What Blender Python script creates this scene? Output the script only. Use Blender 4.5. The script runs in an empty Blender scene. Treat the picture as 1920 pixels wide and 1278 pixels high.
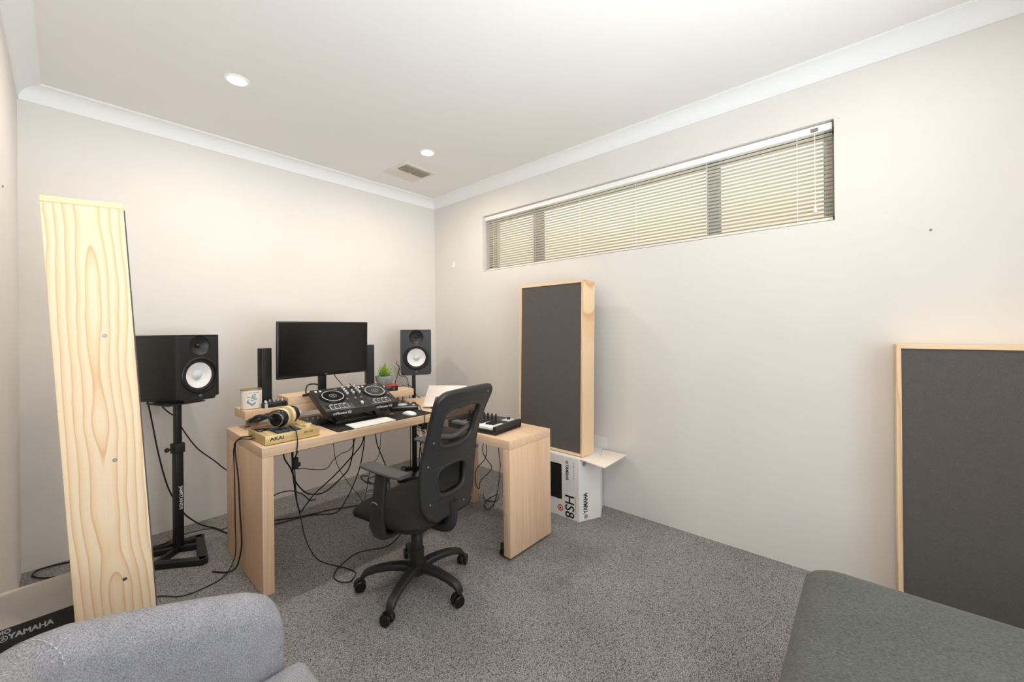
import bpy, bmesh, math, random
from mathutils import Vector, Matrix, Euler
random.seed(4)
PI = math.pi
R = math.radians
S = bpy.context.scene
COL = S.collection

# ------------------------------------------------------------------ camera, world, exposure
def make_camera():
    cd = bpy.data.cameras.new('camera')
    co = bpy.data.objects.new('camera', cd)
    COL.objects.link(co)
    a, ro = R(41.745), R(-0.55)
    d = Vector((math.cos(a), math.sin(a), 0)); r = Vector((math.sin(a), -math.cos(a), 0)); up = Vector((0, 0, 1))
    c, s = math.cos(ro), math.sin(ro)
    ex = r * c + up * s; ey = -r * s + up * c; ez = -d
    m = Matrix(((ex.x, ey.x, ez.x, -2.685), (ex.y, ey.y, ez.y, -3.513), (ex.z, ey.z, ez.z, 1.33), (0, 0, 0, 1)))
    co.matrix_world = m
    cd.sensor_width = 36; cd.lens = 747.4 / 1920 * 36
    cd.shift_y = -22.2 / 1920
    cd.clip_start = 0.03; cd.clip_end = 60
    S.camera = co
make_camera()
W = bpy.data.worlds.new('world'); S.world = W; W.use_nodes = True
W.node_tree.nodes['Background'].inputs[0].default_value = (0.80, 0.90, 1.0, 1)
W.node_tree.nodes['Background'].inputs[1].default_value = 1.0
S.view_settings.view_transform = 'Standard'; S.view_settings.look = 'None'
S.view_settings.gamma = 1; S.view_settings.use_curve_mapping = False
S.view_settings.exposure = 0.06
S.cycles.use_denoising = True
S.cycles.max_bounces = 10; S.cycles.diffuse_bounces = 6; S.cycles.transparent_max_bounces = 16
S.cycles.sample_clamp_indirect = 6
REAR_FILL = 37      # power of the fill lamps in the added opening behind the camera
LAMP = 9.3          # one ceiling downlight
def area_light(name, loc, rot, sx, sy, power, color, shape='RECTANGLE', spread=PI):
    ld = bpy.data.lights.new(name, 'AREA'); ld.shape = shape; ld.size = sx
    if shape == 'RECTANGLE': ld.size_y = sy
    ld.energy = power; ld.color = color; ld.spread = spread
    o = bpy.data.objects.new(name, ld); COL.objects.link(o); o.location = loc; o.rotation_euler = rot
    return o
area_light('ceiling_fill', (-1.95, -4.72, 1.35), (R(-128), 0, R(176)), 1.4, 1.5, REAR_FILL, (0.88, 0.95, 1.0), spread=R(105))  # added lamp, aimed up so the ceiling brightens
area_light('room_fill', (-1.80, -4.71, 1.45), (R(-90), 0, R(180)), 1.75, 1.8, REAR_FILL * .58, (0.90, 0.95, 1.0))  # added broad fill lamp facing into the room

# ------------------------------------------------------------------ materials
def lin(c):
    return tuple(((v / 255) / 12.92 if v / 255 <= .04045 else ((v / 255 + .055) / 1.055) ** 2.4) for v in c) + (1,)
class NT:
    def __init__(s, name):
        s.m = bpy.data.materials.new(name); s.m.use_nodes = True
        s.t = s.m.node_tree; s.b = s.t.nodes['Principled BSDF']
    def n(s, kind, **kw):
        x = s.t.nodes.new(kind)
        for k, v in kw.items():
            if k.startswith('i_'):
                x.inputs[k[2:].replace('_', ' ')].default_value = v
            else: setattr(x, k, v)
        return x
    def l(s, a, b): s.t.links.new(a, b)
    def coords(s, scale=(1, 1, 1)):
        tc = s.n('ShaderNodeTexCoord'); mp = s.n('ShaderNodeMapping'); mp.inputs['Scale'].default_value = scale
        s.l(tc.outputs['Object'], mp.inputs['Vector']); return mp.outputs['Vector']
    def ramp(s, fac, stops):
        r = s.n('ShaderNodeValToRGB'); e = r.color_ramp.elements
        e[0].position, e[0].color = stops[0]; e[1].position, e[1].color = stops[-1]
        for p, c in stops[1:-1]:
            q = e.new(p); q.color = c
        s.l(fac, r.inputs[0]); return r.outputs[0]
    def bump(s, h, strength, dist):
        b = s.n('ShaderNodeBump'); b.inputs['Strength'].default_value = strength; b.inputs['Distance'].default_value = dist
        s.l(h, b.inputs['Height']); s.l(b.outputs[0], s.b.inputs['Normal'])
def plain(name, rgb, rough=.5, metal=0, spec=.5, var=0, scale=30, bump=0, bscale=300, bdist=.001):
    t = NT(name); c = lin(rgb)
    t.b.inputs['Base Color'].default_value = c; t.b.inputs['Roughness'].default_value = rough
    t.b.inputs['Metallic'].default_value = metal; t.b.inputs['Specular IOR Level'].default_value = spec
    v = t.coords()
    nz = t.n('ShaderNodeTexNoise', i_Scale=scale, i_Detail=3.0); t.l(v, nz.inputs['Vector'])
    k = var if var else .03
    t.l(t.ramp(nz.outputs[0], [(.3, tuple(x * (1 - k) for x in c[:3]) + (1,)), (.7, tuple(min(1, x * (1 + k)) for x in c[:3]) + (1,))]), t.b.inputs['Base Color'])
    if bump:
        n2 = t.n('ShaderNodeTexNoise', i_Scale=bscale, i_Detail=2.0); t.l(v, n2.inputs['Vector'])
        t.bump(n2.outputs[0], bump, bdist)
    return t.m
def fabric(name, dark, light, scale, bump=.5, dist=.002, rough=.95, stretch=(1, 1, 1), sheen=0):
    t = NT(name); v = t.coords(stretch)
    n1 = t.n('ShaderNodeTexNoise', i_Scale=scale, i_Detail=4.0, i_Roughness=.7); t.l(v, n1.inputs['Vector'])
    n2 = t.n('ShaderNodeTexNoise', i_Scale=scale * .06, i_Detail=3.0); t.l(v, n2.inputs['Vector'])
    mx = t.n('ShaderNodeMath', operation='MULTIPLY_ADD'); mx.inputs[1].default_value = .12
    t.l(n2.outputs[0], mx.inputs[0]); t.l(n1.outputs[0], mx.inputs[2])
    t.l(t.ramp(mx.outputs[0], [(.34, lin(dark)), (.78, lin(light))]), t.b.inputs['Base Color'])
    t.b.inputs['Roughness'].default_value = rough; t.b.inputs['Specular IOR Level'].default_value = .15
    if sheen: t.b.inputs['Sheen Weight'].default_value = sheen
    t.bump(n1.outputs[0], bump, dist)
    return t.m
def veneer(name, a, b, axis='z', rough=.45):
    t = NT(name); sc = {'x': (1.5, 60, 60), 'y': (60, 1.5, 60), 'z': (60, 60, 1.5)}[axis]
    v = t.coords(sc)
    n1 = t.n('ShaderNodeTexNoise', i_Scale=1.6, i_Detail=5.0, i_Roughness=.6); t.l(v, n1.inputs['Vector'])
    v2 = t.coords(tuple(x * .12 for x in sc))
    n2 = t.n('ShaderNodeTexNoise', i_Scale=1.0, i_Detail=2.0); t.l(v2, n2.inputs['Vector'])
    mx = t.n('ShaderNodeMath', operation='MULTIPLY_ADD'); mx.inputs[1].default_value = .6
    t.l(n2.outputs[0], mx.inputs[0]); t.l(n1.outputs[0], mx.inputs[2])
    t.l(t.ramp(mx.outputs[0], [(.45, lin(b)), (1.1, lin(a))]), t.b.inputs['Base Color'])
    t.b.inputs['Roughness'].default_value = rough; t.b.inputs['Specular IOR Level'].default_value = .35
    return t.m
def pine(name, base, mid, dark, x0=.085, ring=.0175, eye=.032, zs=2.6, seed=0.0):
    """plain-sawn pine: distance to a wandering pith, cut into growth rings (eyes where the pith wanders, straight grain beside it)"""
    t = NT(name); tc = t.n('ShaderNodeTexCoord'); sp = t.n('ShaderNodeSeparateXYZ'); t.l(tc.outputs['Object'], sp.inputs[0])
    def math_(op, a, b=None, c=None):
        m = t.n('ShaderNodeMath', operation=op)
        for i, v in enumerate((a, b, c)):
            if v is None: continue
            if isinstance(v, (int, float)): m.inputs[i].default_value = v
            else: t.l(v, m.inputs[i])
        return m.outputs[0]
    def noise(sx, sy, sz, detail=1.0):
        mp = t.n('ShaderNodeMapping'); mp.inputs['Scale'].default_value = (sx, sy, sz); mp.inputs['Location'].default_value = (seed, seed * 1.7, seed * .6)
        t.l(tc.outputs['Object'], mp.inputs['Vector'])
        n = t.n('ShaderNodeTexNoise', i_Scale=1.0, i_Detail=detail, i_Roughness=.5); t.l(mp.outputs[0], n.inputs['Vector']); return n.outputs[0]
    side = math_('ADD', math_('SUBTRACT', sp.outputs['X'], x0), math_('MULTIPLY_ADD', noise(0, 0, 1.7), .05, -.025))
    side = math_('ADD', side, math_('MULTIPLY_ADD', noise(16, 3, 5, 2.0), .018, -.009))
    deep = math_('MULTIPLY_ADD', noise(0, 3, zs), eye * 5, -eye * 2.5)
    d = math_('SQRT', math_('ADD', math_('MULTIPLY', side, side), math_('MULTIPLY', deep, deep)))
    f = math_('FRACT', math_('DIVIDE', d, ring))
    c1 = t.ramp(f, [(0.0, lin(base)), (.35, lin(base)), (.78, lin(mid)), (.92, lin(dark)), (1.0, lin(base))])
    v2 = t.coords((160, 160, 5)); n2 = t.n('ShaderNodeTexNoise', i_Scale=1.0, i_Detail=3.0); t.l(v2, n2.inputs['Vector'])
    mix = t.n('ShaderNodeMix', data_type='RGBA', blend_type='MULTIPLY'); mix.inputs['Factor'].default_value = .12
    t.l(c1, mix.inputs['A']); t.l(n2.outputs['Color'], mix.inputs['B']); t.l(mix.outputs['Result'], t.b.inputs['Base Color'])
    t.b.inputs['Roughness'].default_value = .6; t.b.inputs['Specular IOR Level'].default_value = .25
    return t.m
def emit(name, rgb, s):
    t = NT(name); t.b.inputs['Base Color'].default_value = (1, 1, 1, 1)
    t.b.inputs['Emission Color'].default_value = lin(rgb); t.b.inputs['Emission Strength'].default_value = s
    return t.m
def glassy(name):
    t = NT(name); tr = t.n('ShaderNodeBsdfTransparent'); gl = t.n('ShaderNodeBsdfGlossy'); gl.inputs['Roughness'].default_value = .12
    fr = t.n('ShaderNodeFresnel'); fr.inputs[0].default_value = 1.2; mx = t.n('ShaderNodeMixShader')
    t.l(fr.outputs[0], mx.inputs[0]); t.l(tr.outputs[0], mx.inputs[1]); t.l(gl.outputs[0], mx.inputs[2])
    t.l(mx.outputs[0], t.t.nodes['Material Output'].inputs[0]); return t.m
def netting(name, rgb, open_):
    t = NT(name); t.b.inputs['Base Color'].default_value = lin(rgb); t.b.inputs['Roughness'].default_value = .8
    v = t.coords((1, 1, 1)); w = t.n('ShaderNodeTexNoise', i_Scale=900.0); t.l(v, w.inputs['Vector'])
    tr = t.n('ShaderNodeBsdfTransparent'); mx = t.n('ShaderNodeMixShader')
    mp = t.n('ShaderNodeMapRange'); mp.inputs['From Min'].default_value = .3; mp.inputs['From Max'].default_value = .7
    mp.inputs['To Min'].default_value = max(0, open_ - .15); mp.inputs['To Max'].default_value = open_ + .15
    t.l(w.outputs[0], mp.inputs['Value']); t.l(mp.outputs[0], mx.inputs[0])
    t.l(t.b.outputs[0], mx.inputs[1]); t.l(tr.outputs[0], mx.inputs[2]); t.l(mx.outputs[0], t.t.nodes['Material Output'].inputs[0])
    return t.m
def carpet_mat():
    t = NT('loop_pile_carpet'); tc = t.n('ShaderNodeTexCoord'); mp = t.n('ShaderNodeMapping')
    mp.inputs['Rotation'].default_value = (0, 0, R(20)); mp.inputs['Scale'].default_value = (1, 1.6, 1)
    t.l(tc.outputs['Object'], mp.inputs['Vector'])
    vo = t.n('ShaderNodeTexVoronoi', i_Scale=165.0); t.l(mp.outputs[0], vo.inputs['Vector'])
    n1 = t.n('ShaderNodeTexNoise', i_Scale=240.0, i_Detail=3.0, i_Roughness=.7); t.l(mp.outputs[0], n1.inputs['Vector'])
    n2 = t.n('ShaderNodeTexNoise', i_Scale=2.5, i_Detail=2.0); t.l(tc.outputs['Object'], n2.inputs['Vector'])
    sb = t.n('ShaderNodeMath', operation='MULTIPLY_ADD'); sb.inputs[1].default_value = -.45
    t.l(vo.outputs['Distance'], sb.inputs[0]); t.l(n1.outputs[0], sb.inputs[2])
    ad = t.n('ShaderNodeMath', operation='MULTIPLY_ADD'); ad.inputs[1].default_value = .10
    t.l(n2.outputs[0], ad.inputs[0]); t.l(sb.outputs[0], ad.inputs[2])
    t.l(t.ramp(ad.outputs[0], [(.10, lin((78, 77, 77))), (.34, lin((148, 145, 144))), (.58, lin((214, 210, 208)))]), t.b.inputs['Base Color'])
    t.b.inputs['Roughness'].default_value = 1; t.b.inputs['Specular IOR Level'].default_value = .05
    t.bump(sb.outputs[0], .7, .006); return t.m
M = {}
M['wall'] = plain('wall_paint', (226, 222, 217), .85, spec=.2, var=.015, scale=3, bump=.08, bscale=90, bdist=.002)
M['ceil'] = plain('ceiling_paint', (234, 232, 229), .9, spec=.15, var=.01, scale=2)
M['cornice'] = plain('cornice_white', (240, 241, 241), .7, spec=.2, var=.004, scale=2)
M['carpet'] = carpet_mat()
M['white_plastic'] = plain('white_plastic', (247, 247, 246), .4)
M['lamp'] = emit('lamp_glow', (255, 236, 208), 30)
M['vent'] = plain('vent_white', (226, 222, 214), .6)
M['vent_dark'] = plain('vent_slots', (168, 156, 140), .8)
M['alu'] = plain('grey_aluminium', (150, 147, 143), .5, metal=.1)
M['slat'] = plain('blind_slat_white', (232, 228, 218), .5)
M['glass'] = glassy('window_glass')
M['outwall'] = plain('outside_render_cream', (232, 224, 204), .9, var=.04, scale=2)
M['soffit'] = plain('outside_soffit', (214, 202, 182), .9)
M['veneer'] = veneer('beech_veneer', (238, 206, 174), (214, 176, 140), 'z')
M['veneer_x'] = veneer('beech_veneer_long', (238, 208, 176), (216, 180, 144), 'x')
M['veneer_y'] = veneer('beech_veneer_across', (238, 206, 174), (214, 177, 141), 'y')
M['pine'] = pine('pine_board_bold', (245, 223, 190), (240, 209, 169), (226, 184, 140), seed=3.1)
M['pine_plain'] = pine('pine_board_straight', (244, 214, 176), (238, 200, 158), (220, 174, 128), x0=-.05, ring=.022, eye=.02, zs=1.0, seed=1.3)
M['pine_x'] = veneer('pine_board_lengthwise', (246, 218, 180), (228, 188, 146), 'x', .6)
M['panel_cloth'] = fabric('charcoal_acoustic_cloth', (84, 80, 78), (104, 100, 97), 420, .25, .001)
M['black'] = plain('black_plastic', (26, 26, 27), .42, bump=.05, bscale=500)
M['black_soft'] = plain('black_rubber', (30, 30, 31), .65)
M['chair_black'] = plain('chair_plastic', (40, 40, 41), .45, bump=.06, bscale=400)
M['chair_pad'] = plain('arm_pad_grey', (74, 73, 72), .6, bump=.1, bscale=200)
M['black_vinyl'] = plain('matte_black_vinyl', (17, 17, 17), .5, bump=.08, bscale=600)
M['baffle'] = plain('speaker_baffle', (34, 35, 37), .45)
M['cone'] = plain('white_cone', (240, 238, 236), .55)
M['cap'] = plain('dust_cap', (214, 218, 222), .45)
M['ring'] = plain('driver_ring', (20, 20, 21), .35)
M['steel_black'] = plain('black_powder_coat', (22, 22, 23), .45)
M['chrome'] = plain('chrome', (205, 205, 205), .2, metal=1)
M['steel'] = plain('brushed_steel', (150, 145, 140), .35, metal=1)
M['screen'] = plain('dark_screen', (9, 9, 10), .18)
M['bezel'] = plain('screen_bezel', (16, 16, 17), .4)
M['gold'] = plain('gold_paint', (214, 186, 130), .42, metal=.35)
M['gold_lt'] = plain('pale_gold', (226, 204, 158), .4, metal=.3)
M['pad_grey'] = plain('rubber_pad', (62, 66, 70), .6)
M['ctrl'] = plain('controller_black', (40, 38, 37), .45)
M['ctrl_dark'] = plain('controller_jet', (14, 14, 15), .3)
M['btn_white'] = plain('white_button', (226, 228, 228), .4)  # plain even white, also used on the crossfader
M['btn_grey'] = plain('grey_button', (132, 132, 132), .45)
M['print_white'] = plain('white_print', (235, 235, 235), .6)
M['print_black'] = plain('black_print', (18, 18, 18), .6)
M['print_grey'] = plain('grey_print', (150, 150, 150), .6)
M['print_red'] = plain('red_print', (206, 60, 62), .6)
M['mat'] = plain('desk_mat', (30, 27, 26), .8)
M['silver'] = plain('laptop_silver', (222, 212, 204), .38, metal=.25)
M['silver_dk'] = plain('laptop_edge', (120, 116, 112), .4, metal=.5)
M['pot'] = plain('glazed_grey_pot', (150, 158, 158), .35, var=.1, scale=15)
M['soil'] = plain('soil', (50, 42, 34), .95)
M['leaf'] = plain('succulent_leaf', (140, 174, 60), .5, var=.25, scale=20)
M['red'] = plain('red_lid', (190, 74, 60), .5)
M['ceramic'] = plain('cream_ceramic', (240, 232, 220), .35)
M['ceramic_blue'] = plain('blue_flower_print', (126, 160, 186), .4)
M['ceramic_sage'] = plain('sage_flower_print', (178, 188, 178), .4)
M['gold_rim'] = plain('dull_gold_rim', (150, 128, 96), .4, metal=.5)
M['cord'] = plain('black_cable_rubber', (18, 17, 17), .55)
M['cord_white'] = plain('white_cable', (225, 222, 215), .5)
M['seat_cloth'] = fabric('black_seat_cloth', (30, 30, 29), (52, 51, 49), 350, .3, .001)
M['netting'] = netting('black_back_mesh', (22, 22, 22), .14)
M['box_white'] = plain('white_card', (236, 234, 232), .7, var=.015, scale=6)
M['box_card'] = plain('inner_card_cream', (242, 232, 220), .8, var=.02, scale=5)
M['box_dark'] = plain('dark_grey_print', (66, 66, 62), .6)
M['sofa_grey'] = fabric('light_grey_woven', (94, 95, 101), (190, 190, 196), 380, .6, .0015, stretch=(1, 1, 1))
M['sofa_grey2'] = fabric('light_grey_woven_back', (92, 93, 99), (186, 186, 192), 360, .6, .0015, stretch=(1, .4, 1))
M['stitch'] = plain('pale_stitching', (205, 205, 208), .8)
M['velvet'] = fabric('dark_green_grey_plush', (46, 49, 46), (108, 110, 104), 300, .7, .002, stretch=(1, .4, 1), sheen=.15)
M['leg_wood'] = plain('dark_wood_leg', (70, 50, 36), .5)
M['blue_lid'] = plain('pale_blue_dial', (186, 208, 220), .25)
M['copper'] = plain('copper_stick', (190, 130, 90), .4, metal=.3)

# ------------------------------------------------------------------ mesh helpers
class MB:
    """collects shapes; build() links them as one mesh object"""
    def __init__(s): s.bm = bmesh.new()
    def add(s, other, mx=None):
        me = bpy.data.meshes.new('tmp'); other.to_mesh(me); other.free()
        if mx is not None: me.transform(mx)
        s.bm.from_mesh(me); bpy.data.meshes.remove(me); return s
    def addmesh(s, me, mx=None):
        if mx is not None: me.transform(mx)
        s.bm.from_mesh(me); bpy.data.meshes.remove(me); return s
    def box(s, x0, x1, y0, y1, z0, z1, bev=0, seg=2, mx=None):
        b = bmesh.new(); bmesh.ops.create_cube(b, size=1)
        for v in b.verts: v.co = Vector(((x0 + x1) / 2 + v.co.x * (x1 - x0), (y0 + y1) / 2 + v.co.y * (y1 - y0), (z0 + z1) / 2 + v.co.z * (z1 - z0)))
        if bev: bmesh.ops.bevel(b, geom=list(b.edges), offset=bev, segments=seg, profile=.5, affect='EDGES')
        return s.add(b, mx)
    def ring_sweep(s, rings, cap=True, closed=False):
        b = bmesh.new(); vs = [[b.verts.new(p) for p in r] for r in rings]; n = len(vs[0])
        rng = range(len(vs)) if closed else range(len(vs) - 1)
        for i in rng:
            a, c = vs[i], vs[(i + 1) % len(vs)]
            for j in range(n): b.faces.new((a[j], a[(j + 1) % n], c[(j + 1) % n], c[j]))
        if cap and not closed:
            b.faces.new(list(reversed(vs[0]))); b.faces.new(vs[-1])
        bmesh.ops.recalc_face_normals(b, faces=list(b.faces))
        return s.add(b)
    def lathe(s, prof, n=32, mx=None, cap=True):
        b = bmesh.new(); rows = []
        for r, z in prof:
            rows.append([b.verts.new((0, 0, z))] if r < 1e-6 else [b.verts.new((r * math.cos(2 * PI * k / n), r * math.sin(2 * PI * k / n), z)) for k in range(n)])
        for a, c in zip(rows, rows[1:]):
            for k in range(n):
                q = (k + 1) % n
                if len(a) == 1 and len(c) == 1: continue
                if len(a) == 1: b.faces.new((a[0], c[q], c[k]))
                elif len(c) == 1: b.faces.new((a[k], a[q], c[0]))
                else: b.faces.new((a[k], a[q], c[q], c[k]))
        if cap:
            for row in (rows[0], rows[-1]):
                if len(row) > 2: b.faces.new(row)
        bmesh.ops.recalc_face_normals(b, faces=list(b.faces))
        return s.add(b, mx)
    def cyl(s, p0, p1, r, r1=None, n=20):
        p0, p1 = Vector(p0), Vector(p1); d = p1 - p0
        mx = Matrix.Translation(p0) @ d.to_track_quat('Z', 'Y').to_matrix().to_4x4()
        return s.lathe([(r, 0), (r if r1 is None else r1, d.length)], n, mx)
    def tube(s, pts, r, n=8, cap=True, closed=False):
        P = [Vector(p) for p in pts]; m = len(P)
        rr = r if isinstance(r, (list, tuple)) else [r] * m
        T = []
        for i in range(m):
            a = P[(i - 1) % m] if (closed or i > 0) else P[i]; c = P[(i + 1) % m] if (closed or i < m - 1) else P[i]
            T.append((c - a).normalized())
        u = T[0].orthogonal().normalized(); rings = []
        for i in range(m):
            u = (u - T[i] * u.dot(T[i])); u = u.normalized() if u.length > 1e-6 else T[i].orthogonal().normalized()
            w = T[i].cross(u)
            rings.append([P[i] + (u * math.cos(2 * PI * k / n) + w * math.sin(2 * PI * k / n)) * rr[i] for k in range(n)])
        return s.ring_sweep(rings, cap, closed)
    def build(s, name, mat, parent=None, smooth=True, ang=35, fn=None):
        if fn:
            for v in s.bm.verts: v.co = Vector(fn(v.co))
        me = bpy.data.meshes.new(name); s.bm.to_mesh(me); s.bm.free()
        return link(name, me, mat, parent, smooth, ang)
def link(name, me, mat, parent=None, smooth=True, ang=35):
    me.materials.clear()
    if mat is not None: me.materials.append(mat)
    if smooth and len(me.polygons):
        me.polygons.foreach_set('use_smooth', [True] * len(me.polygons)); me.set_sharp_from_angle(angle=R(ang))
    o = bpy.data.objects.new(name, me); COL.objects.link(o)
    if parent is not None: o.parent = parent
    return o
def smooth_path(pts, per=6, closed=False):
    P = [Vector(p) for p in pts]; n = len(P); out = []
    segs = n if closed else n - 1
    for i in range(segs):
        p0 = P[(i - 1) % n] if (closed or i > 0) else P[0] * 2 - P[1]
        p1, p2 = P[i], P[(i + 1) % n]
        p3 = P[(i + 2) % n] if (closed or i + 2 < n) else p2 * 2 - p1
        for k in range(per):
            t = k / per
            out.append(.5 * ((2 * p1) + (p2 - p0) * t + (2 * p0 - 5 * p1 + 4 * p2 - p3) * t * t + (3 * p1 - p0 - 3 * p2 + p3) * t ** 3))
    if not closed: out.append(P[-1])
    return out
def curve_mesh(cu):
    o = bpy.data.objects.new('tmp', cu); COL.objects.link(o)
    bpy.context.view_layer.update()
    me = bpy.data.meshes.new_from_object(o.evaluated_get(bpy.context.evaluated_depsgraph_get()))
    bpy.data.objects.remove(o); bpy.data.curves.remove(cu); return me
def plate(outline, holes, depth):
    """flat plate with holes in the XY plane, z 0..depth, as a mesh"""
    cu = bpy.data.curves.new('tmp', 'CURVE'); cu.dimensions = '2D'; cu.fill_mode = 'BOTH'; cu.extrude = depth / 2
    for loop in [outline] + list(holes):
        sp = cu.splines.new('POLY'); sp.points.add(len(loop) - 1)
        for p, q in zip(sp.points, loop): p.co = (q[0], q[1], 0, 1)
        sp.use_cyclic_u = True
    me = curve_mesh(cu); me.transform(Matrix.Translation((0, 0, depth / 2))); return me
def circle(cx, cy, r, n=40, r2=None):
    return [(cx + r * math.cos(2 * PI * k / n), cy + (r2 or r) * math.sin(2 * PI * k / n)) for k in range(n)]
def rrect(x0, x1, y0, y1, r, n=6):
    o = []
    for cx, cy, a in ((x1 - r, y1 - r, 0), (x0 + r, y1 - r, 90), (x0 + r, y0 + r, 180), (x1 - r, y0 + r, 270)):
        for k in range(n + 1):
            t = R(a + 90 * k / n); o.append((cx + r * math.cos(t), cy + r * math.sin(t)))
    return o
def text(body, size, mat, parent, mx, name='lettering', weight=0, stretch=1, shear=0, depth=.0006, align='LEFT'):
    cu = bpy.data.curves.new('tmp', 'FONT'); cu.body = body; cu.size = size; cu.extrude = depth / 2
    cu.align_x = align; cu.align_y = 'CENTER'; cu.offset = weight * size; cu.shear = shear; cu.resolution_u = 3
    me = curve_mesh(cu); me.transform(mx @ Matrix.Diagonal((stretch, 1, 1, 1)))
    return link(name, me, mat, parent, smooth=False)
def basis(o, ex, ey):
    ex, ey = Vector(ex).normalized(), Vector(ey).normalized(); ez = ex.cross(ey)
    return Matrix(((ex.x, ey.x, ez.x, o[0]), (ex.y, ey.y, ez.y, o[1]), (ex.z, ey.z, ez.z, o[2]), (0, 0, 0, 1)))
def tag(o, label, cat, group=None):
    o['label'] = label; o['category'] = cat
    if group: o['group'] = group
    return o
def thing(name, label, cat, loc, rz=0, group=None, mw=None):
    o = bpy.data.objects.new(name, None); COL.objects.link(o); o.empty_display_size = .05
    o.location = loc; o.rotation_euler = (0, 0, rz)
    if mw is not None: o.matrix_world = mw
    return tag(o, label, cat, group)
def struct(o, label=None):
    o['kind'] = 'structure'
    if label: o['label'] = label
    return o
def dup(root, loc, rz, label):
    r = root.copy(); COL.objects.link(r); r.location = loc; r.rotation_euler = (0, 0, rz); r['label'] = label
    for ch in list(root.children):
        c = ch.copy(); COL.objects.link(c); c.parent = r
        for g in list(ch.children):
            d = g.copy(); COL.objects.link(d); d.parent = c
    return r
def clone(o, parent, dx=(0, 0, 0)):
    c = o.copy(); COL.objects.link(c); c.parent = parent; c.location = Vector(o.location) + Vector(dx); return c

# ------------------------------------------------------------------ the room
XL, YF, ZC = -2.856, -4.54, 2.72
T = .25
struct(MB().box(XL - T, T, YF - T, T, -.15, 0).build('floor', M['carpet'], smooth=False), 'dark grey loop pile carpet')
struct(MB().box(XL - T, T, YF - T, T, ZC, ZC + .15).build('ceiling', M['ceil'], smooth=False), 'off white flat plaster ceiling')
struct(MB().box(XL - T, T, 0, T, 0, ZC).build('wall_back', M['wall'], smooth=False), 'pale warm grey wall behind the desk')
struct(MB().box(XL - T, XL, YF - T, 0, 0, ZC).build('wall_left', M['wall'], smooth=False), 'pale wall at the left edge')
WY0, WY1, WZ0, WZ1 = -3.388, -.746, 1.885, 2.417
struct(MB().box(0, T, YF - T, WY0, 0, ZC).box(0, T, WY1, 0, 0, ZC).box(0, T, WY0, WY1, 0, WZ0).box(0, T, WY0, WY1, WZ1, ZC)
       .build('wall_right', M['wall'], smooth=False), 'long pale wall with the high window')
FX0, FX1, FZ0, FZ1 = -2.7, -.9, .45, 2.45
struct(MB().box(XL, FX0, YF - T, YF, 0, ZC).box(FX1, 0, YF - T, YF, 0, ZC).box(FX0, FX1, YF - T, YF, 0, FZ0).box(FX0, FX1, YF - T, YF, FZ1, ZC)
       .build('wall_front', M['wall'], smooth=False))
fr = MB()
for a, b in ((FX0, FX0 + .05), (FX1 - .05, FX1), (-1.825, -1.775)): fr.box(a, b, YF - .12, YF - .07, FZ0, FZ1)
for a, b in ((FZ0, FZ0 + .05), (FZ1 - .05, FZ1)): fr.box(FX0, FX1, YF - .12, YF - .07, a, b)
struct(fr.build('added_window', M['alu'], smooth=False))  # unseen window frame, added to hold the two fill lamps
# cove cornice, mitred at the corners
cp = [(0, 2.634), (.007, 2.634), (.007, 2.642)] + [(.007 + .078 * (1 - math.cos(R(t))), 2.642 + .070 * math.sin(R(t))) for t in range(10, 91, 10)]
cp = [(0, 2.634), (.006, 2.634), (.006, 2.641)] + [(.006 + .078 - .078 * math.cos(R(t)), 2.641 + .072 * math.sin(R(t))) for t in (15, 30, 45, 60, 75, 90)]
# concave cove: bulges towards the corner of wall and ceiling
cove = [(0, 2.634), (.006, 2.634), (.006, 2.642)]
for t in range(0, 91, 10):
    cove.append((.006 + .077 * (1 - math.cos(R(t))), 2.642 + .070 * math.sin(R(t))))
cove += [(.083, 2.715), (.090, 2.715), (.090, 2.7205), (0, 2.7205)]
def cornice(name, f0, f1):
    struct(MB().ring_sweep([[f0(d, z) for d, z in cove], [f1(d, z) for d, z in cove]]).build(name, M['cornice'], ang=25), 'white cove cornice')
cornice('trim_1', lambda d, z: (XL + d, -d, z), lambda d, z: (-d, -d, z))
cornice('trim_2', lambda d, z: (-d, -d, z), lambda d, z: (-d, YF + d, z))
cornice('trim_3', lambda d, z: (XL + d, YF + d, z), lambda d, z: (XL + d, -d, z))
cornice('trim_4', lambda d, z: (-d, YF + d, z), lambda d, z: (XL + d, YF + d, z))
# high window: aluminium frame with two mullions, glass, view of the cream boundary wall outside
w = MB(); fx0, fx1 = .10, .16
for a, b in ((WY0, WY0 + .05), (WY1 - .045, WY1), (-2.808, -2.735), (-1.375, -1.29)): w.box(fx0, fx1, a, b, WZ0, WZ1)
w.box(fx0, fx1, WY0, WY1, WZ0, WZ0 + .045).box(fx0, fx1, WY0, WY1, WZ1 - .045, WZ1)
win = struct(w.build('window_1', M['alu'], smooth=False), 'long high window in grey aluminium frame')
for a, b in ((WY0 + .05, -2.808), (-2.735, -1.375), (-1.29, WY1 - .045)):
    MB().box(.125, .131, a, b, WZ0 + .045, WZ1 - .045).build('pane', M['glass'], win, smooth=False)
struct(MB().box(T, 3.2, YF - .5, .8, 1.2, 1.25).build('ground_outside', M['outwall'], smooth=False))
struct(MB().box(1.5, 1.62, YF - 1.5, 1.5, 1.2, 3.3).build('wall_outside', M['outwall'], smooth=False), 'cream boundary wall outside the window')
struct(MB().box(T, .75, YF - 1, 1, 2.62, 2.7).build('roof_eave', M['soffit'], smooth=False))
area_light('sky_over_side_passage', (1.1, -2.0, 3.6), (0, 0, 0), .7, 4.5, 72, (1.0, .97, .9))

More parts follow.
